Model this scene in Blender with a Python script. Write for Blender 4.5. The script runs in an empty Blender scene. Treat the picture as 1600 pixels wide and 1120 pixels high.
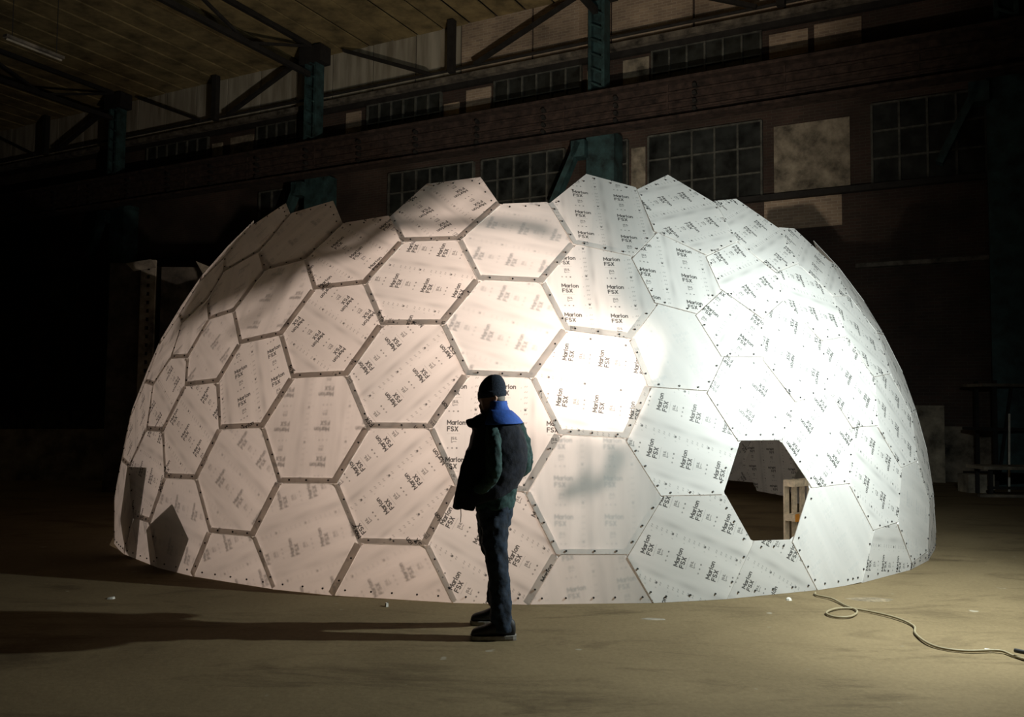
import bpy, bmesh, math, random
import numpy as np
from mathutils import Vector, Matrix
random.seed(7); np.random.seed(7)
C = bpy.context.scene.collection
SC = bpy.context.scene
R = math.radians

# ------------------------------------------------------------------ camera, world, lights, exposure
SC.view_settings.view_transform = 'Standard'
SC.view_settings.look = 'None'
SC.view_settings.gamma = 1
SC.view_settings.use_curve_mapping = False
SC.view_settings.exposure = 0.0
cam_d = bpy.data.cameras.new('camera'); cam = bpy.data.objects.new('camera', cam_d); C.objects.link(cam)
cam_d.sensor_fit = 'HORIZONTAL'; cam_d.sensor_width = 36.0
cam_d.lens = 36.0 * 1337.12 / 1600.0
cam_d.clip_end = 300
PIT, ROLL = 0.0562991, 0.0097803
cam.matrix_world = (Matrix.Translation((0, 0, 1.6)) @ Matrix.Rotation(math.pi / 2 + PIT, 4, 'X')
                    @ Matrix.Rotation(ROLL, 4, 'Z'))
SC.camera = cam

world = bpy.data.worlds.new('world'); SC.world = world; world.use_nodes = True
bg = world.node_tree.nodes['Background']
bg.inputs[0].default_value = (1.0, 0.88, 0.70, 1); bg.inputs[1].default_value = 0.0012

def spot(name, loc, aim, power, col, size, blend, rad=0.04):
    d = bpy.data.lights.new(name, 'SPOT'); d.energy = power; d.color = col
    d.spot_size = R(size); d.spot_blend = blend; d.shadow_soft_size = rad
    o = bpy.data.objects.new(name, d); C.objects.link(o)
    o.location = loc
    o.rotation_euler = Vector(aim).to_track_quat('-Z', 'Y').to_euler()
    return o
# work lamp on a stand outside, right of the frame, turned towards the dome
LO = Vector((3.85, 6.15, 2.72))
spot('work_lamp_outside', LO, Vector((-2.6, 2.0, -1.5)), 800, (0.92, 1.0, 0.95), 179, 0.55, 0.04)
# flood lamps inside the dome: one throws left, one lights the near sheets, one points up at the hall
LI = Vector((0.97, 8.24, 1.54))
spot('flood_lamp_inside', Vector((1.15, 8.9, 1.9)), Vector((-0.965, -0.14, -0.08)), 760, (1.0, 0.85, 0.76), 175, 1.0, 0.035)
spot('flood_lamp_near_sheets', LI, Vector((-0.10, -0.95, 0.28)), 150, (1.0, 0.90, 0.82), 100, 1.0, 0.008)
spot('flood_lamp_upwards', Vector((0.9, 8.5, 1.6)), Vector((-1.8, 17, 10.5)), 2300, (1.0, 0.84, 0.66), 90, 1.0, 0.05)

# ------------------------------------------------------------------ materials
def nmat(name):
    m = bpy.data.materials.new(name); m.use_nodes = True
    nt = m.node_tree; nt.nodes.clear()
    out = nt.nodes.new('ShaderNodeOutputMaterial')
    return m, nt, out
def pmat(name, col, rough=0.8, noise=0.15, scale=8.0, bump=0.0, metal=0.0, col2=None, detail=6, spec=0.5):
    m, nt, out = nmat(name)
    b = nt.nodes.new('ShaderNodeBsdfPrincipled')
    b.inputs['Roughness'].default_value = rough; b.inputs['Metallic'].default_value = metal
    b.inputs['Specular IOR Level'].default_value = spec
    tc = nt.nodes.new('ShaderNodeTexCoord'); nz = nt.nodes.new('ShaderNodeTexNoise')
    nz.inputs['Scale'].default_value = scale; nz.inputs['Detail'].default_value = detail
    nz.inputs['Roughness'].default_value = 0.65
    nt.links.new(tc.outputs['Object'], nz.inputs['Vector'])
    rp = nt.nodes.new('ShaderNodeValToRGB')
    c2 = col2 or tuple(c * (1 - noise * 2.2) for c in col)
    rp.color_ramp.elements[0].position = 0.32; rp.color_ramp.elements[0].color = (*c2, 1)
    rp.color_ramp.elements[1].position = 0.68; rp.color_ramp.elements[1].color = (*[min(1, c * (1 + noise * 0.6)) for c in col], 1)
    nt.links.new(nz.outputs['Fac'], rp.inputs['Fac']); nt.links.new(rp.outputs['Color'], b.inputs['Base Color'])
    if bump:
        bp = nt.nodes.new('ShaderNodeBump'); bp.inputs['Strength'].default_value = bump
        bp.inputs['Distance'].default_value = 0.01
        nt.links.new(nz.outputs['Fac'], bp.inputs['Height']); nt.links.new(bp.outputs['Normal'], b.inputs['Normal'])
    nt.links.new(b.outputs[0], out.inputs[0])
    return m

# flat print of the protective film: drawn from line strokes into a small tile
TW, TH, PXM = 0.42, 0.315, 1500.0
def glyphs():
    def arc(cx, cy, rx, ry, a0, a1, n=10):
        return [(cx + rx * math.cos(R(a0 + (a1 - a0) * i / n)), cy + ry * math.sin(R(a0 + (a1 - a0) * i / n))) for i in range(n + 1)]
    return {
        'M': (0.95, [[(0, 0), (0, 1), (.42, .3), (.84, 1), (.84, 0)]]),
        'a': (0.72, [arc(.28, .33, .27, .33, 0, 360, 14), [(.57, .68), (.57, 0)]]),
        'r': (0.5, [[(0, 0), (0, .68)], [(0, .42), (.14, .62), (.34, .66)]]),
        'l': (0.22, [[(0, 0), (0, 1)]]),
        'o': (0.74, [arc(.3, .33, .29, .33, 0, 360, 14)]),
        'n': (0.66, [[(0, 0), (0, .68)], [(0, .42), (.12, .6), (.3, .66), (.46, .56), (.48, .4), (.48, 0)]]),
        'F': (0.75, [[(0, 0), (0, 1), (.55, 1)], [(0, .53), (.48, .53)]]),
        'S': (0.82, [arc(.3, .74, .28, .25, 40, 270, 10) + arc(.3, .25, .3, .24, 90, -150, 10)]),
        'X': (0.8, [[(0, 0), (.62, 1)], [(0, 1), (.62, 0)]]),
        'I': (0.25, [[(0, 0), (0, 1)]]),
        'L': (0.6, [[(0, 1), (0, 0), (.45, 0)]]),
    }
def make_tiles():
    W_, H_ = int(TW * PXM), int(TH * PXM)
    yy, xx = np.mgrid[0:H_, 0:W_].astype(np.float32); xx = xx / PXM; yy = yy / PXM
    img = np.ones((H_, W_), np.float32)
    G = glyphs()
    def seg(a, b, w, v):
        x0 = max(0, int((min(a[0], b[0]) - 2 * w) * PXM)); x1 = min(W_, int((max(a[0], b[0]) + 2 * w) * PXM) + 2)
        y0 = max(0, int((min(a[1], b[1]) - 2 * w) * PXM)); y1 = min(H_, int((max(a[1], b[1]) + 2 * w) * PXM) + 2)
        if x1 <= x0 or y1 <= y0: return
        X = xx[y0:y1, x0:x1]; Y = yy[y0:y1, x0:x1]
        dx, dy = b[0] - a[0], b[1] - a[1]; L2 = dx * dx + dy * dy + 1e-12
        t = np.clip(((X - a[0]) * dx + (Y - a[1]) * dy) / L2, 0, 1)
        d = np.hypot(X - a[0] - t * dx, Y - a[1] - t * dy)
        k = np.clip((w - d) * PXM / 1.5 + 0.5, 0, 1)
        img[y0:y1, x0:x1] = np.minimum(img[y0:y1, x0:x1], 1 - k * (1 - v))
    def text(s, x, y, h, w, v):
        for ch in s:
            adv, st = G[ch]
            for line in st:
                for a, b in zip(line[:-1], line[1:]):
                    seg((x + a[0] * h, y + a[1] * h), (x + b[0] * h, y + b[1] * h), w, v)
            x += adv * h + w * 0.9
    text('Marlon', 0.035, 0.245, 0.036, 0.0042, 0.03)
    text('FSX', 0.037, 0.190, 0.036, 0.0046, 0.03)
    for i in range(9): seg((0.04 + i * 0.012, 0.166), (0.046 + i * 0.012, 0.166), 0.0016, 0.5)
    text('IS', 0.075, 0.118, 0.02, 0.0028, 0.2); text('IL', 0.105, 0.118, 0.02, 0.0026, 0.2); text('L', 0.075, 0.093, 0.02, 0.003, 0.3)
    seg((0.085, 0.100), (0.115, 0.100), 0.003, 0.35)
    for i, v in enumerate((0.45, 0.35, 0.2)): seg((0.045 + i * 0.038, 0.045), (0.046 + i * 0.038, 0.045), 0.007, v)
    for i in range(6):
        for j in range(2): seg((0.262 + j * 0.016, 0.02 + i * 0.048), (0.268 + j * 0.016, 0.028 + i * 0.048), 0.0045, 0.66)
    seg((0.27, 0.06), (0.271, 0.06), 0.0095, 0.12)
    for i in range(3): seg((0.232, 0.05 + i * 0.1), (0.233, 0.056 + i * 0.1), 0.005, 0.8)
    # soft grey run beside the symbols
    run = np.exp(-((xx - 0.335) / 0.022) ** 2) * (0.5 + 0.5 * np.sin(yy / TH * 2 * math.pi)) * 0.16 + np.exp(-((xx - 0.335) / 0.03) ** 2) * 0.07
    img *= (1 - run)
    def blur(a, k):
        for _ in range(3):
            for ax in (0, 1):
                c = np.zeros_like(a)
                for s in range(-k, k + 1, 2): c += np.roll(a, s, ax)
                a = c / len(range(-k, k + 1, 2))
        return a
    bl = 1 - (1 - blur(img.copy(), 7)) * 0.72
    sh = 1 - (1 - blur(img.copy(), 1)) * 0.9
    out = []
    for nm, a in (('film_print', sh), ('film_print_soft', bl)):
        im = bpy.data.images.new(nm, W_, H_, alpha=False, float_buffer=False)
        im.colorspace_settings.name = 'Non-Color'
        px = np.ones((H_, W_, 4), np.float32); px[..., :3] = np.clip(a, 0, 1)[..., None]
        im.pixels.foreach_set(px.ravel()); im.update(); im.pack(); out.append(im)
    return out
IM_S, IM_B = make_tiles()
def panel_mat(name, im, inside):
    m, nt, out = nmat(name)
    tx = nt.nodes.new('ShaderNodeTexImage'); tx.image = im; tx.extension = 'REPEAT'
    tc = nt.nodes.new('ShaderNodeTexCoord'); nt.links.new(tc.outputs['UV'], tx.inputs['Vector'])
    nz = nt.nodes.new('ShaderNodeTexNoise'); nz.inputs['Scale'].default_value = 1.3; nz.inputs['Detail'].default_value = 4
    mp = nt.nodes.new('ShaderNodeMapping'); mp.inputs['Scale'].default_value = (2.4, 0.28, 1)
    nt.links.new(tc.outputs['UV'], mp.inputs['Vector']); nt.links.new(mp.outputs[0], nz.inputs['Vector'])
    mr = nt.nodes.new('ShaderNodeMapRange'); mr.inputs[1].default_value = 0.3; mr.inputs[2].default_value = 0.7
    mr.inputs[3].default_value = 0.86; mr.inputs[4].default_value = 1.0
    nt.links.new(nz.outputs['Fac'], mr.inputs[0])
    def mul(colr, use_print):
        mx = nt.nodes.new('ShaderNodeMix'); mx.data_type = 'RGBA'; mx.blend_type = 'MULTIPLY'; mx.inputs[0].default_value = 1
        mx.inputs[6].default_value = (*colr, 1); nt.links.new(mr.outputs[0], mx.inputs[7])
        if not use_print: return mx.outputs[2]
        m2 = nt.nodes.new('ShaderNodeMix'); m2.data_type = 'RGBA'; m2.blend_type = 'MULTIPLY'; m2.inputs[0].default_value = 1
        nt.links.new(mx.outputs[2], m2.inputs[6]); nt.links.new(tx.outputs['Color'], m2.inputs[7])
        return m2.outputs[2]
    df = nt.nodes.new('ShaderNodeBsdfDiffuse'); tr = nt.nodes.new('ShaderNodeBsdfTranslucent')
    gl = nt.nodes.new('ShaderNodeBsdfGlossy'); gl.inputs['Roughness'].default_value = 0.35
    nt.links.new(mul((0.86, 0.87, 0.86), not inside), df.inputs['Color'])
    nt.links.new(mul((0.80, 0.71, 0.64), True), tr.inputs['Color'])
    ms = nt.nodes.new('ShaderNodeMixShader'); ms.inputs[0].default_value = 0.42
    nt.links.new(df.outputs[0], ms.inputs[1]); nt.links.new(tr.outputs[0], ms.inputs[2])
    m3 = nt.nodes.new('ShaderNodeMixShader'); m3.inputs[0].default_value = 0.025
    nt.links.new(ms.outputs[0], m3.inputs[1]); nt.links.new(gl.outputs[0], m3.inputs[2])
    nt.links.new(m3.outputs[0], out.inputs[0])
    return m
M = {}
M['panel_s'] = panel_mat('film_printed_outside', IM_S, False)
M['panel_b'] = panel_mat('film_printed_inside', IM_B, True)
M['screw'] = pmat('dark_screws', (0.03, 0.03, 0.03), 0.5)
M['cable'] = pmat('pale_cable', (0.30, 0.25, 0.15), 0.6, 0.1, 30)
M['black'] = pmat('black_plastic', (0.02, 0.02, 0.02), 0.6)
M['paint_teal'] = pmat('teal_steel', (0.035, 0.085, 0.09), 0.7, 0.35, 3, 0.2)
M['steel_dark'] = pmat('dark_steel', (0.022, 0.020, 0.018), 0.8, 0.3, 4, 0.2)
M['rust'] = pmat('rusty_girder', (0.062, 0.040, 0.032), 0.9, 0.35, 5, 0.3)
M['ledge'] = pmat('painted_ledge', (0.18, 0.16, 0.13), 0.9, 0.4, 3, 0.2)
M['glass'] = pmat('dusty_dark_glass', (0.035, 0.04, 0.038), 0.35, 0.4, 2)
M['frame'] = pmat('window_bar', (0.11, 0.115, 0.10), 0.8, 0.3, 4)
M['pale'] = pmat('pale_plaster', (0.34, 0.30, 0.23), 0.95, 0.35, 2.5, 0.3)
M['ceil'] = pmat('ceiling_board', (0.33, 0.255, 0.12), 0.9, 0.3, 1.2, 0.1)
M['wood'] = pmat('pale_pallet_wood', (0.80, 0.69, 0.53), 0.8, 0.2, 14, 0.3)
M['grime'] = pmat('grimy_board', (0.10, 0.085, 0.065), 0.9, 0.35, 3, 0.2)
M['conc'] = pmat('stained_concrete', (0.20, 0.17, 0.13), 0.95, 0.45, 2, 0.4)
M['scrap'] = pmat('white_scrap', (0.8, 0.78, 0.7), 0.8)
M['orange'] = pmat('orange_sticker', (0.75, 0.30, 0.03), 0.7, 0.05)

def wallpanel_mat():
    m, nt, out = nmat('streaked_wall_panel')
    b = nt.nodes.new('ShaderNodeBsdfPrincipled'); b.inputs['Roughness'].default_value = 0.95
    tc = nt.nodes.new('ShaderNodeTexCoord'); mp = nt.nodes.new('ShaderNodeMapping')
    mp.inputs['Scale'].default_value = (2.2, 2.2, 0.25)
    nz = nt.nodes.new('ShaderNodeTexNoise'); nz.inputs['Scale'].default_value = 1.5; nz.inputs['Detail'].default_value = 8
    nt.links.new(tc.outputs['Object'], mp.inputs[0]); nt.links.new(mp.outputs[0], nz.inputs['Vector'])
    rp = nt.nodes.new('ShaderNodeValToRGB')
    rp.color_ramp.elements[0].position = 0.35; rp.color_ramp.elements[0].color = (0.24, 0.215, 0.16, 1)
    rp.color_ramp.elements[1].position = 0.65; rp.color_ramp.elements[1].color = (0.48, 0.45, 0.37, 1)
    nt.links.new(nz.outputs['Fac'], rp.inputs[0]); nt.links.new(rp.outputs[0], b.inputs['Base Color']); nt.links.new(b.outputs[0], out.inputs[0])
    return m
M['wpanel'] = wallpanel_mat()
def brick_mat(name, c1, c2, mortar):
    m, nt, out = nmat(name)
    b = nt.nodes.new('ShaderNodeBsdfPrincipled'); b.inputs['Roughness'].default_value = 0.95
    uv = nt.nodes.new('ShaderNodeTexCoord')
    br = nt.nodes.new('ShaderNodeTexBrick'); br.inputs['Scale'].default_value = 1.0
    br.inputs['Brick Width'].default_value = 0.26; br.inputs['Row Height'].default_value = 0.078; br.inputs['Mortar Size'].default_value = 0.008
    br.inputs['Color1'].default_value = (*c1, 1); br.inputs['Color2'].default_value = (*c2, 1); br.inputs['Mortar'].default_value = (*mortar, 1)
    nt.links.new(uv.outputs['UV'], br.inputs['Vector'])
    nz = nt.nodes.new('ShaderNodeTexNoise'); nz.inputs['Scale'].default_value = 0.7; nz.inputs['Detail'].default_value = 8
    nt.links.new(uv.outputs['UV'], nz.inputs['Vector'])
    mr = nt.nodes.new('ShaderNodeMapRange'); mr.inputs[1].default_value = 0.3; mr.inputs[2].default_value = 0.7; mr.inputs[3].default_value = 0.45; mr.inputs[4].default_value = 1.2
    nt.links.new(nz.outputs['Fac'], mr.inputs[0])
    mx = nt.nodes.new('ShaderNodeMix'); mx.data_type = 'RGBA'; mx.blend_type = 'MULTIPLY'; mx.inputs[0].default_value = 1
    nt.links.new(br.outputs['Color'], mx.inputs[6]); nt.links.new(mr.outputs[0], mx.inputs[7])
    nt.links.new(mx.outputs[2], b.inputs['Base Color']); nt.links.new(b.outputs[0], out.inputs[0])
    return m
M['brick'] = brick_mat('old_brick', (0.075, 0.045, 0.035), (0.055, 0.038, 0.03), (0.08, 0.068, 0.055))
M['brick_pale'] = brick_mat('limewashed_brick', (0.46, 0.35, 0.25), (0.33, 0.25, 0.19), (0.50, 0.43, 0.33))
def floor_mat():
    m, nt, out = nmat('dusty_concrete_floor')
    b = nt.nodes.new('ShaderNodeBsdfPrincipled'); b.inputs['Roughness'].default_value = 0.95; b.inputs['Specular IOR Level'].default_value = 0.15
    tc = nt.nodes.new('ShaderNodeTexCoord')
    def noise(s, d, rough=0.6, dist=0.0, scl=None):
        n = nt.nodes.new('ShaderNodeTexNoise'); n.inputs['Scale'].default_value = s; n.inputs['Detail'].default_value = d
        n.inputs['Roughness'].default_value = rough; n.inputs['Distortion'].default_value = dist
        src = tc.outputs['Object']
        if scl:
            mp = nt.nodes.new('ShaderNodeMapping'); mp.inputs['Scale'].default_value = scl; mp.inputs['Rotation'].default_value = (0, 0, R(-35))
            nt.links.new(src, mp.inputs[0]); src = mp.outputs[0]
        nt.links.new(src, n.inputs['Vector']); return n
    def ramp(n, p0, c0, p1, c1):
        r = nt.nodes.new('ShaderNodeValToRGB'); r.color_ramp.elements[0].position = p0; r.color_ramp.elements[0].color = (*c0, 1)
        r.color_ramp.elements[1].position = p1; r.color_ramp.elements[1].color = (*c1, 1); nt.links.new(n.outputs['Fac'], r.inputs[0]); return r
    a = ramp(noise(0.55, 8, 0.6, 0.6), 0.3, (0.15, 0.113, 0.062), 0.7, (0.23, 0.175, 0.098))
    dk = ramp(noise(0.9, 9, 0.7, 1.0, (0.5, 1.8, 1)), 0.30, (0.5, 0.48, 0.47), 0.48, (1, 1, 1))
    fn = ramp(noise(28, 6, 0.8), 0.3, (0.78, 0.78, 0.78), 0.7, (1.1, 1.1, 1.1))
    sp = ramp(noise(5.5, 2, 0.5), 0.72, (0, 0, 0), 0.76, (1, 1, 1))
    m1 = nt.nodes.new('ShaderNodeMix'); m1.data_type = 'RGBA'; m1.blend_type = 'MULTIPLY'; m1.inputs[0].default_value = 1
    m2 = nt.nodes.new('ShaderNodeMix'); m2.data_type = 'RGBA'; m2.blend_type = 'MULTIPLY'; m2.inputs[0].default_value = 1
    m3 = nt.nodes.new('ShaderNodeMix'); m3.data_type = 'RGBA'; m3.inputs[7].default_value = (0.26, 0.23, 0.17, 1)
    nt.links.new(a.outputs[0], m1.inputs[6]); nt.links.new(dk.outputs[0], m1.inputs[7])
    nt.links.new(m1.outputs[2], m2.inputs[6]); nt.links.new(fn.outputs[0], m2.inputs[7])
    nt.links.new(sp.outputs[0], m3.inputs[0]); nt.links.new(m2.outputs[2], m3.inputs[6])
    nt.links.new(m3.outputs[2], b.inputs['Base Color'])
    bp = nt.nodes.new('ShaderNodeBump'); bp.inputs['Strength'].default_value = 0.35; bp.inputs['Distance'].default_value = 0.01
    n2 = noise(9, 8, 0.7); nt.links.new(n2.outputs['Fac'], bp.inputs['Height']); nt.links.new(bp.outputs[0], b.inputs['Normal'])
    nt.links.new(b.outputs[0], out.inputs[0])
    return m
M['floor'] = floor_mat()

# ------------------------------------------------------------------ helpers
def obj(name, verts, faces, mat, parent=None, smooth=False, uvs=None):
    me = bpy.data.meshes.new(name); me.from_pydata([tuple(v) for v in verts], [], faces)
    if uvs is not None:
        ul = me.uv_layers.new(name='UVMap')
        for lp in me.loops: ul.data[lp.index].uv = uvs[lp.vertex_index]
    me.materials.append(M[mat] if isinstance(mat, str) else mat)
    if smooth:
        for p in me.polygons: p.use_smooth = True
    me.update()
    o = bpy.data.objects.new(name, me); C.objects.link(o)
    if parent: o.parent = parent
    return o
def tag(o, label=None, cat=None, group=None, kind=None):
    if label: o['label'] = label
    if cat: o['category'] = cat
    if group: o['group'] = group
    if kind: o['kind'] = kind
    return o
def empty(name, loc=(0, 0, 0)):
    o = bpy.data.objects.new(name, None); o.empty_display_size = 0.1; C.objects.link(o); o.location = loc; return o
class MB:
    """collects boxes and tubes into one vertex and face list, in an own origin"""
    def __init__(s, org=(0, 0, 0)): s.v = []; s.f = []; s.o = Vector(org)
    def box8(s, pts):
        n = len(s.v); s.v += [tuple(Vector(p) - s.o) for p in pts]
        s.f += [tuple(n + i for i in q) for q in ((0, 3, 2, 1), (4, 5, 6, 7), (0, 1, 5, 4), (1, 2, 6, 5), (2, 3, 7, 6), (3, 0, 4, 7))]
        return s
    def box(s, x0, x1, y0, y1, z0, z1):
        return s.box8([(x0, y0, z0), (x1, y0, z0), (x1, y1, z0), (x0, y1, z0), (x0, y0, z1), (x1, y0, z1), (x1, y1, z1), (x0, y1, z1)])
    def bar(s, a, b, w, h, up=(0, 0, 1)):
        a = Vector(a); b = Vector(b); d = (b - a).normalized(); up = Vector(up)
        if abs(d.dot(up)) > 0.98: up = Vector((1, 0, 0))
        x = d.cross(up).normalized() * w / 2; y = x.cross(d).normalized() * h / 2
        return s.box8([a - x - y, a + x - y, a + x + y, a - x + y, b - x - y, b + x - y, b + x + y, b - x + y])
    def tube(s, pts, rad, seg=8, cap=True):
        pts = [Vector(p) for p in pts]; n0 = len(s.v); rr = rad if isinstance(rad, (list, tuple)) else [rad] * len(pts)
        prev = None
        for i, p in enumerate(pts):
            d = (pts[min(i + 1, len(pts) - 1)] - pts[max(i - 1, 0)]).normalized()
            if prev is None: x = d.orthogonal().normalized()
            else:
                x = prev - d * prev.dot(d); x.normalize()
            prev = x; y = d.cross(x)
            for k in range(seg):
                a = 2 * math.pi * k / seg
                s.v.append(tuple(p + (x * math.cos(a) + y * math.sin(a)) * rr[i] - s.o))
        for i in range(len(pts) - 1):
            for k in range(seg):
                a = n0 + i * seg + k; b = n0 + i * seg + (k + 1) % seg
                s.f.append((a, b, b + seg, a + seg))
        if cap:
            s.f.append(tuple(n0 + k for k in reversed(range(seg)))); e = n0 + (len(pts) - 1) * seg; s.f.append(tuple(e + k for k in range(seg)))
        return s
    def loft(s, rings):
        """rings: lists of equal length; closed at both ends"""
        n0 = len(s.v); m = len(rings[0])
        for r in rings: s.v += [tuple(Vector(p) - s.o) for p in r]
        for i in range(len(rings) - 1):
            for k in range(m):
                a = n0 + i * m + k; b = n0 + i * m + (k + 1) % m
                s.f.append((a, b, b + m, a + m))
        s.f.append(tuple(n0 + k for k in reversed(range(m)))); e = n0 + (len(rings) - 1) * m; s.f.append(tuple(e + k for k in range(m)))
        return s
    def build(s, name, mat, parent=None, smooth=False):
        o = obj(name, s.v, s.f, mat, parent, smooth)
        if parent is None: o.location = s.o
        return o
def smooth_path(pts, n=6):
    P = [Vector(p) for p in pts]; P = [P[0] * 2 - P[1]] + P + [P[-1] * 2 - P[-2]]; out = []
    for i in range(1, len(P) - 2):
        for k in range(n):
            t = k / n; a, b, c, d = P[i - 1:i + 3]
            out.append(0.5 * ((2 * b) + (c - a) * t + (2 * a - 5 * b + 4 * c - d) * t * t + (3 * b - a - 3 * c + d) * t ** 3))
    out.append(P[-2]); return out

# ------------------------------------------------------------------ setting: floor, wall, ceiling
fl = obj('floor', [(-60, -6, 0), (40, -6, 0), (40, 80, 0), (-60, 80, 0)], [(0, 1, 2, 3)], 'floor'); tag(fl, kind='structure')
NW = Vector((0.465, 0.885, 0)).normalized(); UW = Vector((-NW.y, NW.x, 0)); WD = 22.0
def W(s, d, z): return NW * (WD - d) + UW * s + Vector((0, 0, z))
def wbox(mb, s0, s1, d0, d1, z0, z1):
    return mb.box8([W(s0, d1, z0), W(s1, d1, z0), W(s1, d0, z0), W(s0, d0, z0), W(s0, d1, z1), W(s1, d1, z1), W(s1, d0, z1), W(s0, d0, z1)])
def wquad(name, s0, s1, z0, z1, d, mat, parent=None, th=0.06):
    mb = wbox(MB(), s0, s1, d - th, d, z0, z1)
    o = mb.build(name, mat, parent)
    ul = o.data.uv_layers.new(name='UVMap')
    for lp in o.data.loops:
        co = Vector(mb.v[lp.vertex_index]); ul.data[lp.index].uv = (co.dot(UW), co.z)
    return o
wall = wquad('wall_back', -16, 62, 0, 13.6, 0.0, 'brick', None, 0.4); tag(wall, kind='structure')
# bays of the streaked upper strip, between the posts
posts = [3.8, 8.5, 13.4, 18.4, 23.2, 27.9, 32.7, 37.4, 42.2]
for a, b in zip([-1.0] + posts[:-1], posts):
    n = 2 if b < 13.5 else 3
    for i in range(n):
        s0 = a + (b - a) * i / n; s1 = a + (b - a) * (i + 1) / n
        wquad('wall_panel', s0 + 0.03, s1 - 0.03, 11.72, 13.3, 0.06, 'brick_pale' if b < 13.5 else 'wpanel', wall)
wquad('ledge', -10, 45, 11.46, 11.62, 0.35, 'ledge', wall, 0.35)
mb = MB(); mb.tube([W(-10, 0.45, 11.74), W(45, 0.45, 11.74)], 0.045); mb.build('rail', 'steel_dark', wall)
wquad('lintel', -10, 45, 11.3, 11.46, 0.14, 'steel_dark', wall, 0.14)
wquad('sill', -10, 45, 9.92, 10.04, 0.2, 'steel_dark', wall, 0.2)
# pale patches of plaster and bricked-up openings
for s0, s1, z0, z1, mt in ((12.35, 13.2, 10.15, 11.2, 'brick_pale'), (13.45, 14.0, 10.15, 10.9, 'brick_pale'), (17.2, 17.8, 10.3, 11.2, 'brick_pale'), (21.9, 23.0, 10.2, 11.1, 'pale'), (23.4, 23.9, 10.4, 11.0, 'pale'),
                       (9.0, 9.22, 10.3, 11.1, 'pale'), (7.4, 8.15, 10.25, 11.2, 'pale'), (3.25, 4.2, 10.2, 11.15, 'brick_pale'), (2.0, 3.1, 10.2, 11.2, 'brick_pale'),
                       (7.5, 7.9, 6.6, 8.7, 'pale'), (2.3, 4.1, 7.05, 8.75, 'pale'), (2.5, 4.35, 6.1, 6.85, 'brick_pale'), (3.1, 5.2, 4.6, 5.7, 'brick')):
    wquad('wall_patch', s0, s1, z0, z1, 0.05, mt, wall)
wquad('plinth', -10, 45, 0, 1.25, 0.12, 'conc', wall, 0.12)
wquad('cornice', -10, 45, 6.86, 7.0, 0.2, 'steel_dark', wall, 0.2)
wquad('cornice', -10, 2.2, 5.0, 5.1, 0.2, 'ledge', wall, 0.2)
wn = 0
def window(s0, s1, z0, z1, nx, nz):
    global wn
    wn += 1
    w = bpy.data.objects.new('window_%d' % wn, None); C.objects.link(w); w['kind'] = 'structure'
    w.location = W((s0 + s1) / 2, 0.02, z0); o = -w.location
    def shift(ob): ob.location = o; return ob
    m_ = MB()
    for i in range(nx + 1):
        s = s0 + (s1 - s0) * i / nx; wbox(m_, s - 0.025, s + 0.025, 0.0, 0.11, z0, z1)
    for i in range(nz + 1):
        z = z0 + (z1 - z0) * i / nz; wbox(m_, s0, s1, 0.0, 0.10, z - 0.022, z + 0.022)
    shift(m_.build('window_frame', 'frame', w))
    for i in range(nx):
        for j in range(nz):
            a = s0 + (s1 - s0) * i / nx; b = s0 + (s1 - s0) * (i + 1) / nx; c = z0 + (z1 - z0) * j / nz; d = z0 + (z1 - z0) * (j + 1) / nz
            shift(wquad('pane', a + 0.025, b - 0.025, c + 0.022, d - 0.022, 0.04 + random.random() * 0.015, 'glass', w, 0.03))
for a in ((14.1, 16.9, 10.05, 11.3, 6, 2), (9.4, 12.2, 10.05, 11.3, 6, 2), (4.4, 7.3, 10.05, 11.3, 6, 2), (19.0, 21.7, 10.05, 11.3, 6, 2), (24.1, 27.3, 10.05, 11.3, 6, 2),
          (4.4, 7.4, 6.95, 8.95, 5, 3), (8.0, 8.9, 6.95, 8.95, 2, 3), (9.9, 12.6, 7.0, 8.95, 5, 3), (12.9, 16.0, 7.0, 8.95, 6, 3), (18.7, 21.5, 7.0, 8.95, 5, 3), (-1.2, 1.8, 6.95, 8.95, 5, 3)):
    window(*a)
# ceiling of boards running to the wall
ceil = bpy.data.objects.new('ceiling', None); C.objects.link(ceil); ceil['kind'] = 'structure'
mb = MB(); wbox(mb, -16, 62, 0.0, 34, 13.42, 13.6); mb.build('roof_deck', 'black', ceil)
s = -4.0
while s < 46:
    mb = MB(); z = 13.26 + random.random() * 0.03
    wbox(mb, s + 0.05, s + 0.90, 0.03, 30, z, z + 0.05); mb.build('ceiling_board', 'ceil', ceil)
    s += 0.95
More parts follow.
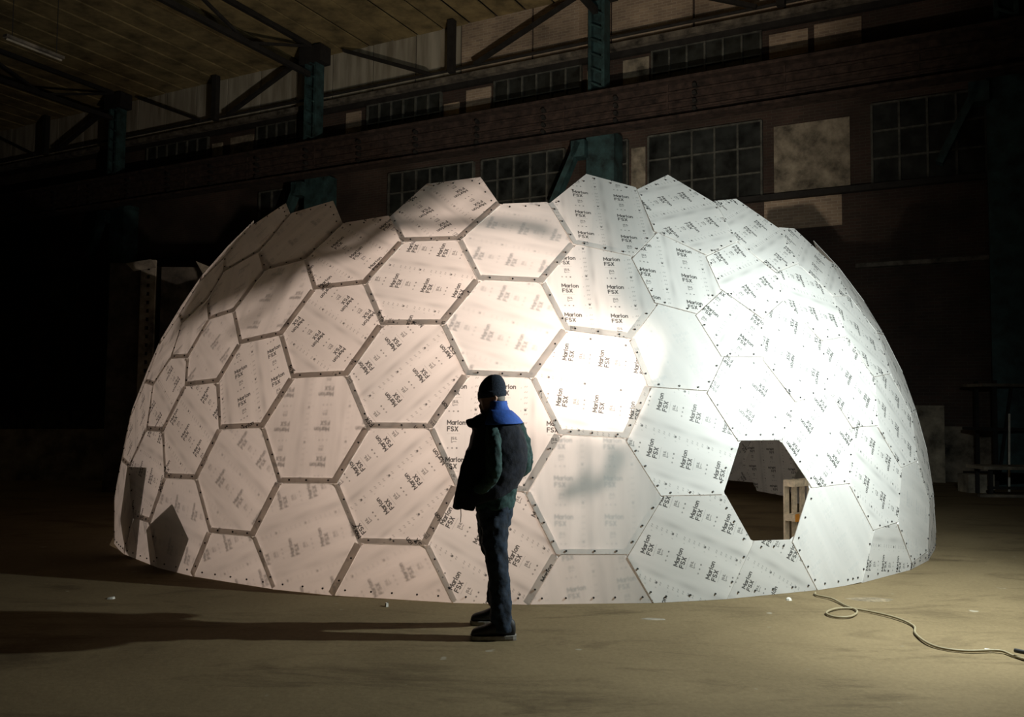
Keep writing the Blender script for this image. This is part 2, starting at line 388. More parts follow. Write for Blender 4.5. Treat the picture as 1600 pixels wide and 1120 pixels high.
# columns, each a built-up post with a gusset
def column(s, lab):
    o = W(s, 0.95, 0); root = empty('steel_column', o); tag(root, lab, 'column', 'steel columns along the back wall')
    def bld(mb, nm, mt): ob = mb.build(nm, mt, root); ob.location = -o; return ob
    for ds in (-0.19, 0.19):
        bld(wbox(MB(), s + ds - 0.045, s + ds + 0.045, 0.75, 1.15, 10.0, 13.2), 'column_flange', 'paint_teal')
    bld(wbox(MB(), s - 0.15, s + 0.15, 0.92, 0.98, 10.0, 13.2), 'column_web', 'paint_teal')
    m_ = MB()
    for k in range(8): m_.bar(W(s - 0.18, 1.17, 10.1 + k * 0.4), W(s + 0.18, 1.17, 10.3 + k * 0.4), 0.04, 0.05)
    bld(m_, 'lacing', 'paint_teal')
    bld(wbox(MB(), s - 0.45, s + 0.45, 0.7, 1.2, 12.6, 13.15), 'gusset', 'steel_dark')
    bld(wbox(MB(), s - 0.4, s + 0.4, 0.2, 0.85, 0.0, 9.0), 'column_shaft', 'paint_teal')
    bld(MB().bar(W(s + 0.55, 0.95, 8.75), W(s + 1.35, 0.95, 7.1), 0.3, 0.16), 'knee_brace', 'paint_teal')
    bld(wbox(MB(), s + 0.35, s + 0.75, 0.7, 1.1, 8.35, 8.8), 'bracket', 'paint_teal')
labs = {8.5: 'teal steel column at the back wall rising above the middle of the dome', 18.4: 'dark laced steel column at the back wall above the left half of the dome',
        27.9: 'darkest steel column at the back wall far left beyond the dome', -1.0: 'steel column at the back wall hidden in the dark right corner', 37.4: 'steel column at the far left end of the back wall'}
for s_, l_ in labs.items(): column(s_, l_)
for s_ in (3.8, 13.4, 23.2, 32.7):
    r_ = wbox(MB(W(s_, 0.6, 11.6)), s_ - 0.1, s_ + 0.1, 0.5, 0.7, 11.6, 13.2).build('truss_post', 'steel_dark')
    tag(r_, {3.8: 'thin dark truss post at upper right of the back wall', 13.4: 'thin dark truss post between the two nearest columns of the back wall', 23.2: 'thin dark truss post left of the laced column',
             32.7: 'thin dark truss post at the far left of the back wall'}[s_], 'post', 'truss posts on the back wall')
br = [(19.3, 22.6, 1), (17.5, 14.2, 1), (9.3, 12.6, 1), (7.6, 4.4, 1), (27.2, 23.9, 1), (28.6, 31.9, 1), (0, 3.2, 1), (36.5, 33.4, 1)]
bl = ['slanting brace left of the laced column', 'slanting brace right of the laced column', 'slanting brace left of the teal column', 'slanting brace right of the teal column',
      'slanting brace right of the far left column', 'slanting brace left of the far left column', 'slanting brace high in the dark right corner', 'slanting brace at the left end of the wall']
for (a, b, _), l_ in zip(br, bl):
    q = MB(W(a, 0.6, 13.0)).bar(W(a, 0.6, 13.05), W(b, 0.6, 11.7), 0.1, 0.13, NW).build('truss_brace', 'steel_dark'); tag(q, 'thin dark ' + l_, 'brace', 'slanting braces on the back wall')
# crane girder
gr = empty('crane_girder', W(12, 1.5, 9.0)); tag(gr, 'long rusty crane girder running along the back wall below the upper windows', 'girder')
def gb(mb, nm, mt='rust'):
    ob = mb.build(nm, mt, gr); ob.location = -gr.location; return ob
gb(wbox(MB(), -12, 45, 1.1, 1.16, 8.95, 9.85), 'girder_web')
gb(wbox(MB(), -12, 45, 0.95, 1.45, 9.85, 9.93), 'top_flange'); gb(wbox(MB(), -12, 45, 0.95, 1.45, 8.88, 8.95), 'bottom_flange')
gb(MB().tube([W(-12, 1.25, 9.98), W(45, 1.25, 9.98)], 0.05, 6), 'crane_rail', 'steel_dark')
for z in (9.15, 9.35, 9.6): gb(wbox(MB(), -12, 45, 1.16, 1.22, z, z + 0.05), 'cable_run')
for k in range(18):
    s = -8 + k * 2.9; gb(wbox(MB(), s, s + 0.05, 1.16, 1.2, 8.95, 9.85), 'stiffener')
for k in range(14):
    s = 5.8 + k * 2.1
    m_ = MB()
    for z in (9.1, 9.3, 9.5, 9.7): m_.tube([W(s, 1.2, z), W(s, 1.32, z)], 0.06, 6)
    tag(gb(m_, 'insulator_row', 'steel_dark'), kind='stuff')
# roof trusses going from the columns over the hall
for s_, l_ in {8.5: 'roof truss starting at the teal column', 18.4: 'roof truss starting at the laced column', 27.9: 'roof truss starting at the far left column', 37.4: 'roof truss at the far left end of the hall'}.items():
    t = empty('roof_truss', W(s_, 1.2, 12.6)); tag(t, 'dark ' + l_ + ', crossing the ceiling', 'truss', 'roof trusses under the ceiling')
    def tb(mb, nm):
        ob = mb.build(nm, 'steel_dark', t); ob.location = -t.location
    tb(MB().bar(W(s_, 1.2, 12.2), W(s_, 28, 12.2), 0.14, 0.16), 'bottom_chord')
    tb(MB().bar(W(s_, 1.2, 13.15), W(s_, 28, 13.15), 0.14, 0.14), 'top_chord')
    for k in range(10):
        d = 1.3 + k * 2.6
        tb(MB().bar(W(s_, d, 13.1 if k % 2 == 0 else 12.2), W(s_, d + 2.6, 12.2 if k % 2 == 0 else 13.1), 0.08, 0.08), 'truss_web')

# ------------------------------------------------------------------ the dome: flat sheets of a faceted sphere
DOME = {"v":[[-0.167,11.832,5.493],[0.256,11.739,5.493],[0.475,12.112,5.513],[0.187,12.436,5.526],[-0.21,12.262,5.514],[-0.097,13.188,5.452],[-0.565,12.984,5.437],[-0.584,12.484,5.472],[0.281,12.862,5.5],[0.908,12.157,5.471],[1.1,12.619,5.436],[0.76,13.001,5.451],[-1.008,12.228,5.395],[-0.958,11.72,5.371],[-0.491,11.546,5.427],[0.431,11.345,5.427],[0.928,11.309,5.37],[1.186,11.748,5.394],[-0.374,11.066,5.345],[0.125,10.957,5.345],[0.893,13.488,5.349],[0.498,13.852,5.295],[-0.013,13.687,5.349],[-0.981,13.264,5.319],[-1.446,13.003,5.233],[-1.45,12.465,5.274],[1.687,11.778,5.273],[1.908,12.268,5.232],[1.595,12.699,5.317],[-0.428,14.009,5.222],[-0.929,13.79,5.206],[1.768,13.199,5.204],[1.405,13.607,5.221],[0.304,10.499,5.197],[0.837,10.447,5.134],[1.153,10.871,5.224],[-1.346,11.414,5.224],[-1.237,10.893,5.132],[-0.729,10.721,5.196],[-1.878,12.173,5.117],[-1.824,11.63,5.09],[1.676,10.868,5.09],[1.952,11.336,5.115],[-0.574,10.228,5.034],[-0.04,10.116,5.036],[0.607,14.35,5.11],[0.186,14.691,4.976],[-0.339,14.514,5.034],[1.535,14.103,5.033],[1.132,14.483,4.976],[-1.35,14.072,5.002],[-1.832,13.81,4.912],[-1.875,13.266,5.031],[2.407,12.327,5.029],[2.596,12.839,4.91],[2.268,13.279,5.0],[-2.322,12.975,4.866],[-2.319,12.42,4.91],[2.456,11.375,4.908],[2.691,11.876,4.863],[-0.76,14.81,4.824],[-1.27,14.587,4.808],[2.411,13.779,4.806],[2.04,14.196,4.823],[1.041,10.01,4.909],[1.581,10.0,4.77],[1.899,10.433,4.86],[-2.211,11.323,4.857],[-2.106,10.784,4.76],[-1.608,10.57,4.901],[0.148,9.666,4.807],[0.697,9.618,4.747],[-1.459,10.054,4.729],[-0.932,9.884,4.798],[-2.719,12.117,4.671],[-2.665,11.563,4.644],[2.411,10.459,4.646],[2.692,10.934,4.67],[1.236,14.954,4.71],[0.814,15.296,4.577],[0.289,15.162,4.711],[-0.751,9.41,4.552],[-0.204,9.309,4.563],[-0.132,15.46,4.5],[-0.656,15.285,4.556],[2.144,14.67,4.555],[1.742,15.049,4.499],[-2.233,14.061,4.631],[-2.681,13.77,4.466],[-2.723,13.226,4.584],[3.16,11.936,4.581],[3.349,12.447,4.463],[3.065,12.899,4.628],[-1.674,14.84,4.524],[-2.156,14.576,4.436],[3.21,13.399,4.433],[2.883,13.84,4.522],[-3.125,12.924,4.345],[-3.124,12.37,4.387],[3.165,10.993,4.385],[3.398,11.494,4.342],[0.894,9.238,4.466],[1.441,9.257,4.35],[1.776,9.609,4.478],[-2.455,10.488,4.451],[-2.309,9.975,4.28],[-1.805,9.75,4.416],[2.285,9.62,4.255],[2.604,10.046,4.339],[-3.015,11.265,4.334],[-2.911,10.729,4.237],[-1.062,15.539,4.271],[-1.57,15.317,4.255],[2.988,14.317,4.253],[2.619,14.731,4.269],[-0.003,8.904,4.265],[0.543,8.901,4.248],[-1.619,9.258,4.159],[-1.096,9.083,4.22],[0.906,15.715,4.245],[0.493,16.0,4.045],[-0.019,15.879,4.168],[1.814,15.477,4.167],[1.4,15.801,4.045],[3.078,10.1,4.05],[3.358,10.574,4.074],[-3.475,12.07,4.075],[-3.421,11.519,4.049],[-2.521,14.786,4.088],[-2.951,14.496,3.936],[-3.032,13.995,4.12],[3.762,12.504,4.116],[3.898,12.994,3.932],[3.629,13.437,4.085],[-3.42,13.696,3.892],[-3.47,13.169,3.999],[-0.893,8.625,3.865],[-0.336,8.564,3.92],[3.813,11.572,3.995],[3.989,12.071,3.888],[-0.417,16.128,3.888],[-0.935,15.963,3.936],[2.682,15.17,3.934],[2.28,15.536,3.887],[-1.949,15.521,3.904],[-2.419,15.254,3.825],[3.732,13.904,3.821],[3.417,14.343,3.901],[0.741,8.64,3.984],[1.275,8.615,3.837],[1.641,9.008,4.08],[2.104,8.919,3.787],[2.438,9.257,3.895],[-3.207,10.458,3.865],[-3.064,9.968,3.706],[-2.62,9.73,3.912],[-2.452,9.287,3.689],[-1.921,8.986,3.77],[-3.814,12.875,3.693],[-3.821,12.33,3.727],[3.78,10.663,3.724],[4.003,11.16,3.69],[2.901,9.287,3.593],[3.222,9.714,3.674],[-3.714,11.232,3.673],[-3.603,10.707,3.586],[-0.139,8.233,3.573],[0.359,8.243,3.593],[-1.316,16.166,3.584],[-1.82,15.946,3.568],[3.478,14.783,3.565],[3.112,15.194,3.582],[1.451,16.155,3.673],[1.059,16.413,3.497],[0.594,16.343,3.673],[-1.729,8.565,3.44],[-1.205,8.379,3.482],[0.222,16.576,3.412],[-0.276,16.482,3.505],[2.3,15.916,3.504],[1.887,16.211,3.411],[-3.251,14.664,3.551],[-3.608,14.375,3.349],[-3.694,13.908,3.51],[4.327,12.148,3.505],[4.444,12.609,3.345],[4.24,13.02,3.547],[-4.112,12.04,3.352],[-4.059,11.494,3.325],[3.644,9.802,3.323],[3.923,10.277,3.349],[-2.753,15.4,3.426],[-3.155,15.101,3.305],[4.336,13.458,3.301],[4.096,13.898,3.423],[-4.017,13.633,3.224],[-4.086,13.128,3.301],[4.355,11.275,3.296],[4.504,11.764,3.219],[1.383,8.208,3.325],[1.875,8.221,3.1],[2.25,8.558,3.308],[-0.64,16.682,3.16],[-1.16,16.531,3.191],[3.122,15.591,3.189],[2.714,15.946,3.158],[-1.044,8.099,3.179],[-0.505,7.982,3.18],[-2.173,16.088,3.159],[-2.635,15.811,3.096],[4.16,14.32,3.092],[3.857,14.765,3.155],[0.576,7.926,3.143],[1.116,7.94,3.036],[-3.309,9.753,3.293],[-3.17,9.345,3.069],[-2.696,9.035,3.237],[2.64,8.554,2.999],[2.989,8.936,3.156],[-3.827,10.448,3.168],[-3.669,9.984,3.04],[-2.538,8.699,2.984],[-2.06,8.445,3.063],[-4.37,12.853,2.933],[-4.389,12.312,2.95],[4.287,10.406,2.946],[4.497,10.906,2.928],[1.113,16.663,3.143],[0.798,16.86,2.921],[0.371,16.843,3.015],[1.863,16.516,3.014],[1.483,16.71,2.921],[-4.281,11.214,2.896],[-4.159,10.693,2.827],[3.393,9.024,2.821],[3.726,9.45,2.892],[-1.512,16.673,2.781],[-2.016,16.453,2.765],[3.867,15.162,2.762],[3.501,15.573,2.779],[-0.297,7.7,2.763],[0.264,7.666,2.74],[-3.431,15.183,2.894],[-3.728,14.884,2.778],[-3.809,14.513,2.987],[4.684,12.65,2.982],[4.765,13.021,2.773],[4.621,13.416,2.89],[-1.883,8.125,2.719],[-1.374,7.932,2.751],[-4.082,14.28,2.744],[-4.203,13.867,2.821],[4.771,11.898,2.817],[4.834,12.324,2.74],[0.045,17.035,2.686],[-0.464,16.967,2.736],[2.673,16.279,2.735],[2.239,16.553,2.684],[-2.94,15.886,2.658],[-3.333,15.56,2.578],[4.689,13.8,2.574],[4.469,14.26,2.654],[-4.611,12.031,2.521],[-4.557,11.485,2.494],[4.088,9.577,2.489],[4.369,10.056,2.516],[1.977,8.035,2.745],[2.359,8.065,2.478],[2.645,8.351,2.694],[-4.468,13.625,2.472],[-4.564,13.119,2.505],[-3.814,9.767,2.62],[-3.641,9.425,2.507],[-3.289,9.192,2.744],[1.306,7.717,2.571],[1.674,7.782,2.488],[4.784,11.067,2.5],[4.909,11.567,2.466],[-3.147,8.866,2.496],[-2.812,8.609,2.55],[1.395,16.937,2.562],[0.972,17.03,2.563],[-1.158,7.654,2.342],[-0.608,7.533,2.341],[-0.796,17.109,2.334],[-1.323,16.966,2.348],[3.452,15.919,2.345],[3.034,16.269,2.332],[3.044,8.396,2.304],[3.406,8.728,2.371],[-4.301,10.438,2.375],[-4.113,9.973,2.296],[-2.336,16.524,2.316],[-2.798,16.235,2.271],[4.485,14.637,2.267],[4.187,15.092,2.312],[0.479,7.461,2.294],[1.039,7.503,2.23],[-3.951,14.88,2.406],[-4.17,14.507,2.386],[5.008,12.493,2.381],[4.965,12.924,2.401],[-2.627,8.28,2.203],[-2.172,8.035,2.273],[0.75,17.212,2.233],[0.25,17.234,2.262],[2.136,16.821,2.261],[1.672,17.01,2.233],[-4.78,12.857,2.084],[-4.807,12.312,2.083],[4.666,10.229,2.077],[4.87,10.738,2.079],[-3.595,15.555,2.14],[-3.917,15.174,2.085],[5.057,13.205,2.08],[4.925,13.686,2.136],[-4.699,11.214,2.03],[-4.566,10.689,1.98],[3.735,8.822,1.968],[4.096,9.261,2.022],[-4.394,14.361,2.04],[-4.571,13.892,2.048],[5.114,11.766,2.043],[5.15,12.267,2.035],[-3.649,9.157,2.101],[-3.341,8.816,2.091],[1.893,7.681,2.092],[2.295,7.855,2.101],[-1.641,17.038,1.898],[-2.149,16.816,1.882],[4.139,15.436,1.878],[3.77,15.85,1.895],[-0.372,7.326,1.888],[0.176,7.292,1.871],[-1.979,7.766,1.861],[-1.453,7.561,1.882],[-0.04,17.38,1.861],[-0.577,17.323,1.882],[2.923,16.555,1.88],[2.459,16.831,1.86],[1.497,17.22,1.813],[0.997,17.33,1.813],[-3.079,16.23,1.802],[-3.484,15.876,1.752],[-4.162,9.729,1.854],[-3.894,9.308,1.815],[4.957,14.024,1.747],[4.738,14.515,1.798],[2.605,7.86,1.692],[3.022,8.156,1.808],[1.188,7.376,1.806],[1.708,7.505,1.781],[-3.274,8.611,1.795],[-2.833,8.26,1.827],[-4.777,13.671,1.63],[-4.89,13.143,1.632],[-4.949,12.043,1.618],[-4.895,11.492,1.591],[5.09,10.952,1.626],[5.209,11.48,1.624],[4.393,9.436,1.583],[4.68,9.922,1.612],[-4.148,15.083,1.65],[-4.407,14.643,1.625],[5.279,12.517,1.62],[5.229,13.025,1.644],[-4.623,10.431,1.502],[-4.411,9.942,1.452],[3.265,8.211,1.457],[3.628,8.516,1.473],[-0.88,17.397,1.434],[-1.417,17.255,1.436],[-1.218,7.356,1.431],[-0.674,7.237,1.434],[3.658,16.142,1.433],[3.229,16.496,1.431],[-2.436,16.81,1.404],[-2.904,16.513,1.369],[4.697,14.845,1.365],[4.397,15.311,1.4],[0.412,7.167,1.398],[0.964,7.217,1.37],[-2.719,8.033,1.384],[-2.245,7.759,1.413],[0.751,17.481,1.385],[0.212,17.51,1.402],[2.285,17.056,1.401],[1.783,17.254,1.385],[-3.822,9.013,1.337],[-3.519,8.679,1.335],[1.997,7.48,1.327],[2.396,7.651,1.329],[-3.726,15.791,1.277],[-4.069,15.376,1.233],[5.279,13.325,1.227],[5.141,13.845,1.272],[-5.03,12.889,1.169],[-5.062,12.334,1.156],[4.905,10.142,1.15],[5.11,10.661,1.163],[-4.603,14.466,1.182],[-4.799,13.962,1.176],[5.35,11.735,1.17],[5.383,12.274,1.177],[-4.953,11.229,1.103],[-4.814,10.694,1.064],[3.951,8.712,1.045],[4.328,9.164,1.092],[-1.703,17.25,0.96],[-2.213,17.027,0.944],[4.285,15.602,0.94],[3.914,16.018,0.957],[-0.439,7.116,0.969],[0.131,7.077,0.931],[-0.072,17.589,0.946],[-0.627,17.533,0.957],[-2.021,7.552,0.938],[-1.491,7.346,0.955],[3.056,16.725,0.955],[2.575,17.008,0.945],[-4.383,9.701,0.97],[-4.11,9.268,0.929],[1.556,17.41,0.92],[1.022,17.527,0.92],[2.691,7.723,0.924],[3.147,8.007,0.944],[-3.384,8.445,0.892],[-2.955,8.097,0.912],[1.265,7.188,0.895],[1.815,7.338,0.896],[-3.15,16.432,0.877],[-3.567,16.063,0.836],[5.11,14.159,0.831],[4.886,14.669,0.872],[-4.262,15.22,0.753],[-4.538,14.749,0.727],[5.442,12.559,0.721],[5.388,13.102,0.747],[-4.936,13.728,0.707],[-5.056,13.182,0.697],[5.256,10.918,0.691],[5.376,11.465,0.701],[-5.12,12.073,0.67],[-5.065,11.519,0.644],[4.559,9.391,0.634],[4.846,9.878,0.663],[-4.785,10.445,0.565],[-4.561,9.934,0.524],[3.434,8.166,0.494],[3.802,8.485,0.528],[-0.911,17.528,0.484],[-1.449,17.387,0.485],[-1.247,7.225,0.474],[-0.69,7.104,0.482],[3.741,16.248,0.482],[3.311,16.602,0.482],[0.754,17.606,0.451],[0.198,17.639,0.46],[2.35,17.166,0.459],[1.832,17.37,0.45],[-2.739,7.898,0.448],[-2.265,7.622,0.459],[-2.46,16.945,0.453],[-2.928,16.647,0.42],[0.39,7.038,0.431],[0.96,7.093,0.427],[4.774,14.957,0.416],[4.474,15.424,0.449],[2.06,7.386,0.476],[2.481,7.568,0.463],[-3.889,8.915,0.443],[-3.573,8.571,0.439],[-3.761,15.91,0.334],[-4.113,15.481,0.297],[5.362,13.402,0.291],[5.221,13.939,0.329],[-4.671,14.53,0.244],[-4.874,14.012,0.23],[5.438,11.749,0.224],[5.47,12.305,0.238],[-5.113,12.923,0.215],[-5.145,12.368,0.2],[4.994,10.139,0.193],[5.198,10.659,0.208],[-5.037,11.27,0.147],[-4.896,10.732,0.109],[4.06,8.736,0.091],[4.427,9.177,0.136],[-4.44,9.7,0.021],[-4.118,9.207,-0.013],[-1.701,17.302,0.008],[-2.202,17.083,-0.008],[-0.085,17.633,-0.012],[-0.641,17.578,-0.002],[3.086,16.761,-0.004],[2.604,17.043,-0.014],[2.766,7.716,-0.011],[3.241,8.017,0.01],[4.296,15.658,-0.012],[3.933,16.066,0.005],[-2.019,7.503,-0.017],[-1.505,7.303,-0.01],[-0.428,7.066,-0.011],[0.12,7.034,-0.027],[1.569,17.448,-0.033],[1.025,17.568,-0.033],[1.237,7.145,-0.045],[1.786,7.289,-0.031],[-3.397,8.407,-0.041],[-2.971,8.06,-0.041],[-3.123,16.494,-0.081],[-3.539,16.125,-0.122],[5.11,14.227,-0.127],[4.886,14.737,-0.085],[-4.243,15.267,-0.2],[-4.525,14.787,-0.226],[5.445,12.6,-0.232],[5.39,13.154,-0.205],[-4.931,13.753,-0.253],[-5.051,13.207,-0.262],[5.261,10.943,-0.268],[5.381,11.49,-0.259],[-5.117,12.113,-0.282],[-5.063,11.57,-0.309],[4.582,9.446,-0.317],[4.861,9.92,-0.29],[-4.784,10.511,-0.392],[-4.557,9.996,-0.434],[3.465,8.234,-0.443],[3.879,8.599,-0.403],[-0.908,17.49,-0.465],[-1.431,17.354,-0.457],[3.709,16.226,-0.46],[3.291,16.568,-0.468],[-1.23,7.262,-0.48],[-0.696,7.145,-0.481],[2.029,7.422,-0.515],[2.532,7.642,-0.502],[0.739,17.562,-0.508],[0.185,17.595,-0.498],[2.343,17.122,-0.499],[1.826,17.324,-0.509],[-2.724,7.943,-0.514],[-2.245,7.662,-0.505],[-3.945,9.052,-0.503],[-3.577,8.642,-0.518],[-2.398,16.931,-0.488],[-2.852,16.641,-0.527],[0.395,7.084,-0.51],[0.952,7.14,-0.518],[4.701,14.984,-0.531],[4.411,15.437,-0.492],[-3.669,15.913,-0.62],[-4.02,15.484,-0.659],[5.278,13.444,-0.665],[5.138,13.98,-0.625],[-4.582,14.526,-0.712],[-4.786,14.009,-0.725],[5.355,11.784,-0.731],[5.387,12.338,-0.718],[-5.025,12.937,-0.732],[-5.058,12.398,-0.738],[4.927,10.205,-0.745],[5.123,10.709,-0.738],[-4.954,11.347,-0.789],[-4.816,10.826,-0.833],[4.045,8.876,-0.841],[4.39,9.292,-0.796]],"f":[[0,1,2,3,4],[5,6,7,4,3,8],[9,10,11,8,3,2],[12,13,14,0,4,7],[15,16,17,9,2,1],[18,19,15,1,0,14],[20,21,22,5,8,11],[23,24,25,12,7,6],[26,27,28,10,9,17],[29,30,23,6,5,22],[28,31,32,20,11,10],[33,34,35,16,15,19],[36,37,38,18,14,13],[39,40,36,13,12,25],[35,41,42,26,17,16],[43,44,33,19,18,38],[45,46,47,29,22,21],[48,49,45,21,20,32],[50,51,52,24,23,30],[53,54,55,31,28,27],[52,56,57,39,25,24],[58,59,53,27,26,42],[60,61,50,30,29,47],[55,62,63,48,32,31],[64,65,66,41,35,34],[67,68,69,37,36,40],[70,71,64,34,33,44],[69,72,73,43,38,37],[74,75,67,40,39,57],[66,76,77,58,42,41],[78,79,80,46,45,49],[73,81,82,70,44,43],[80,83,84,60,47,46],[85,86,78,49,48,63],[87,88,89,56,52,51],[90,91,92,54,53,59],[93,94,87,51,50,61],[92,95,96,62,55,54],[89,97,98,74,57,56],[99,100,90,59,58,77],[101,102,103,65,64,71],[104,105,106,72,69,68],[103,107,108,76,66,65],[109,110,104,68,67,75],[111,112,93,61,60,84],[96,113,114,85,63,62],[115,116,101,71,70,82],[106,117,118,81,73,72],[119,120,121,83,80,79],[122,123,119,79,78,86],[108,124,125,99,77,76],[126,127,109,75,74,98],[128,129,130,88,87,94],[131,132,133,95,92,91],[130,134,135,97,89,88],[118,136,137,115,82,81],[138,139,131,91,90,100],[121,140,141,111,84,83],[142,143,122,86,85,114],[144,145,128,94,93,112],[133,146,147,113,96,95],[148,149,150,102,101,116],[150,151,152,107,103,102],[153,154,155,105,104,110],[155,156,157,117,106,105],[135,158,159,126,98,97],[160,161,138,100,99,125],[152,162,163,124,108,107],[164,165,153,110,109,127],[137,166,167,148,116,115],[168,169,144,112,111,141],[147,170,171,142,114,113],[172,173,174,120,119,123],[157,175,176,136,118,117],[174,177,178,140,121,120],[179,180,172,123,122,143],[181,182,183,134,130,129],[184,185,186,132,131,139],[187,188,164,127,126,159],[163,189,190,160,125,124],[191,192,181,129,128,145],[186,193,194,146,133,132],[183,195,196,158,135,134],[197,198,184,139,138,161],[199,200,201,151,150,149],[178,202,203,168,141,140],[204,205,179,143,142,171],[176,206,207,166,137,136],[208,209,191,145,144,169],[194,210,211,170,147,146],[212,213,199,149,148,167],[214,215,216,156,155,154],[201,217,218,162,152,151],[219,220,214,154,153,165],[216,221,222,175,157,156],[196,223,224,187,159,158],[225,226,197,161,160,190],[227,228,229,177,174,173],[230,231,227,173,172,180],[232,233,219,165,164,188],[218,234,235,189,163,162],[236,237,208,169,168,203],[211,238,239,204,171,170],[240,241,212,167,166,207],[242,243,244,182,181,192],[245,246,247,193,186,185],[222,248,249,206,176,175],[244,250,251,195,183,182],[252,253,245,185,184,198],[229,254,255,202,178,177],[256,257,230,180,179,205],[258,259,242,192,191,209],[247,260,261,210,194,193],[262,263,232,188,187,224],[235,264,265,225,190,189],[266,267,268,217,201,200],[251,269,270,223,196,195],[271,272,273,215,214,220],[274,275,266,200,199,213],[276,277,252,198,197,226],[273,278,279,221,216,215],[280,281,228,227,231],[249,282,283,240,207,206],[255,284,285,236,203,202],[286,287,256,205,204,239],[268,288,289,234,218,217],[290,291,271,220,219,233],[292,293,258,209,208,237],[261,294,295,238,211,210],[296,297,274,213,212,241],[298,299,250,244,243],[300,301,246,245,253],[279,302,303,248,222,221],[281,304,305,254,229,228],[306,307,280,231,230,257],[270,308,309,262,224,223],[310,311,276,226,225,265],[312,313,298,243,242,259],[301,314,315,260,247,246],[316,317,290,233,232,263],[289,318,319,264,235,234],[299,320,321,269,251,250],[322,323,300,253,252,277],[324,325,278,273,272],[326,327,267,266,275],[328,329,292,237,236,285],[295,330,331,286,239,238],[332,333,296,241,240,283],[303,334,335,282,249,248],[305,336,337,284,255,254],[338,339,306,257,256,287],[340,341,304,281,280,307],[342,343,312,259,258,293],[344,345,324,272,271,291],[315,346,347,294,261,260],[327,348,349,288,268,267],[350,351,326,275,274,297],[325,352,353,302,279,278],[321,354,355,308,270,269],[356,357,316,263,262,309],[358,359,322,277,276,311],[319,360,361,310,265,264],[362,363,320,299,298,313],[364,365,314,301,300,323],[366,367,344,291,290,317],[349,368,369,318,289,288],[337,370,371,328,285,284],[335,372,373,332,283,282],[374,375,338,287,286,331],[376,377,342,293,292,329],[347,378,379,330,295,294],[380,381,350,297,296,333],[353,382,383,334,303,302],[341,384,385,336,305,304],[386,387,340,307,306,339],[388,389,352,325,324,345],[390,391,348,327,326,351],[392,393,362,313,312,343],[365,394,395,346,315,314],[396,397,356,309,308,355],[361,398,399,358,311,310],[400,401,354,321,320,363],[402,403,364,323,322,359],[404,405,366,317,316,357],[369,406,407,360,319,318],[408,409,376,329,328,371],[379,410,411,374,331,330],[412,413,380,333,332,373],[385,414,415,370,337,336],[383,416,417,372,335,334],[418,419,386,339,338,375],[420,421,388,345,344,367],[422,423,384,341,340,387],[391,424,425,368,349,348],[389,426,427,382,353,352],[428,429,390,351,350,381],[430,431,392,343,342,377],[395,432,433,378,347,346],[434,435,400,363,362,393],[403,436,437,394,365,364],[438,439,396,355,354,401],[440,441,402,359,358,399],[442,443,404,357,356,397],[407,444,445,398,361,360],[446,447,420,367,366,405],[425,448,449,406,369,368],[415,450,451,408,371,370],[417,452,453,412,373,372],[454,455,418,375,374,411],[423,456,457,414,385,384],[458,459,422,387,386,419],[427,460,461,416,383,382],[462,463,430,377,376,409],[464,465,428,381,380,413],[433,466,467,410,379,378],[429,468,469,424,391,390],[470,471,426,389,388,421],[472,473,434,393,392,431],[437,474,475,432,395,394],[476,477,438,401,400,435],[441,478,479,436,403,402],[480,481,442,397,396,439],[445,482,483,440,399,398],[484,485,446,405,404,443],[449,486,487,444,407,406],[488,489,470,421,420,447],[490,491,462,409,408,451],[457,492,493,450,415,414],[494,495,458,419,418,455],[469,496,497,448,425,424],[467,498,499,454,411,410],[461,500,501,452,417,416],[502,503,464,413,412,453],[504,505,456,423,422,459],[465,506,507,468,429,428],[508,509,460,427,426,471],[510,511,472,431,430,463],[475,512,513,466,433,432],[514,515,476,435,434,473],[479,516,517,474,437,436],[518,519,480,439,438,477],[483,520,521,478,441,440],[522,523,484,443,442,481],[487,524,525,482,445,444],[526,527,488,447,446,485],[497,528,529,486,449,448],[493,530,531,490,451,450],[499,532,533,494,455,454],[501,534,535,502,453,452],[507,536,537,496,469,468],[505,538,539,492,457,456],[540,541,504,459,458,495],[509,542,543,500,461,460],[544,545,508,471,470,489],[546,547,510,463,462,491],[548,549,506,465,464,503],[513,550,551,498,467,466],[552,553,514,473,472,511],[517,554,555,512,475,474],[556,557,518,477,476,515],[521,558,559,516,479,478],[560,561,522,481,480,519],[525,562,563,520,483,482],[564,565,526,485,484,523],[529,566,567,524,487,486]]}
DC = Vector((0.1625, 12.3363, 0.2193)); DR = 5.3078
MISSING = set(range(84))
MISSING |= {215, 256}
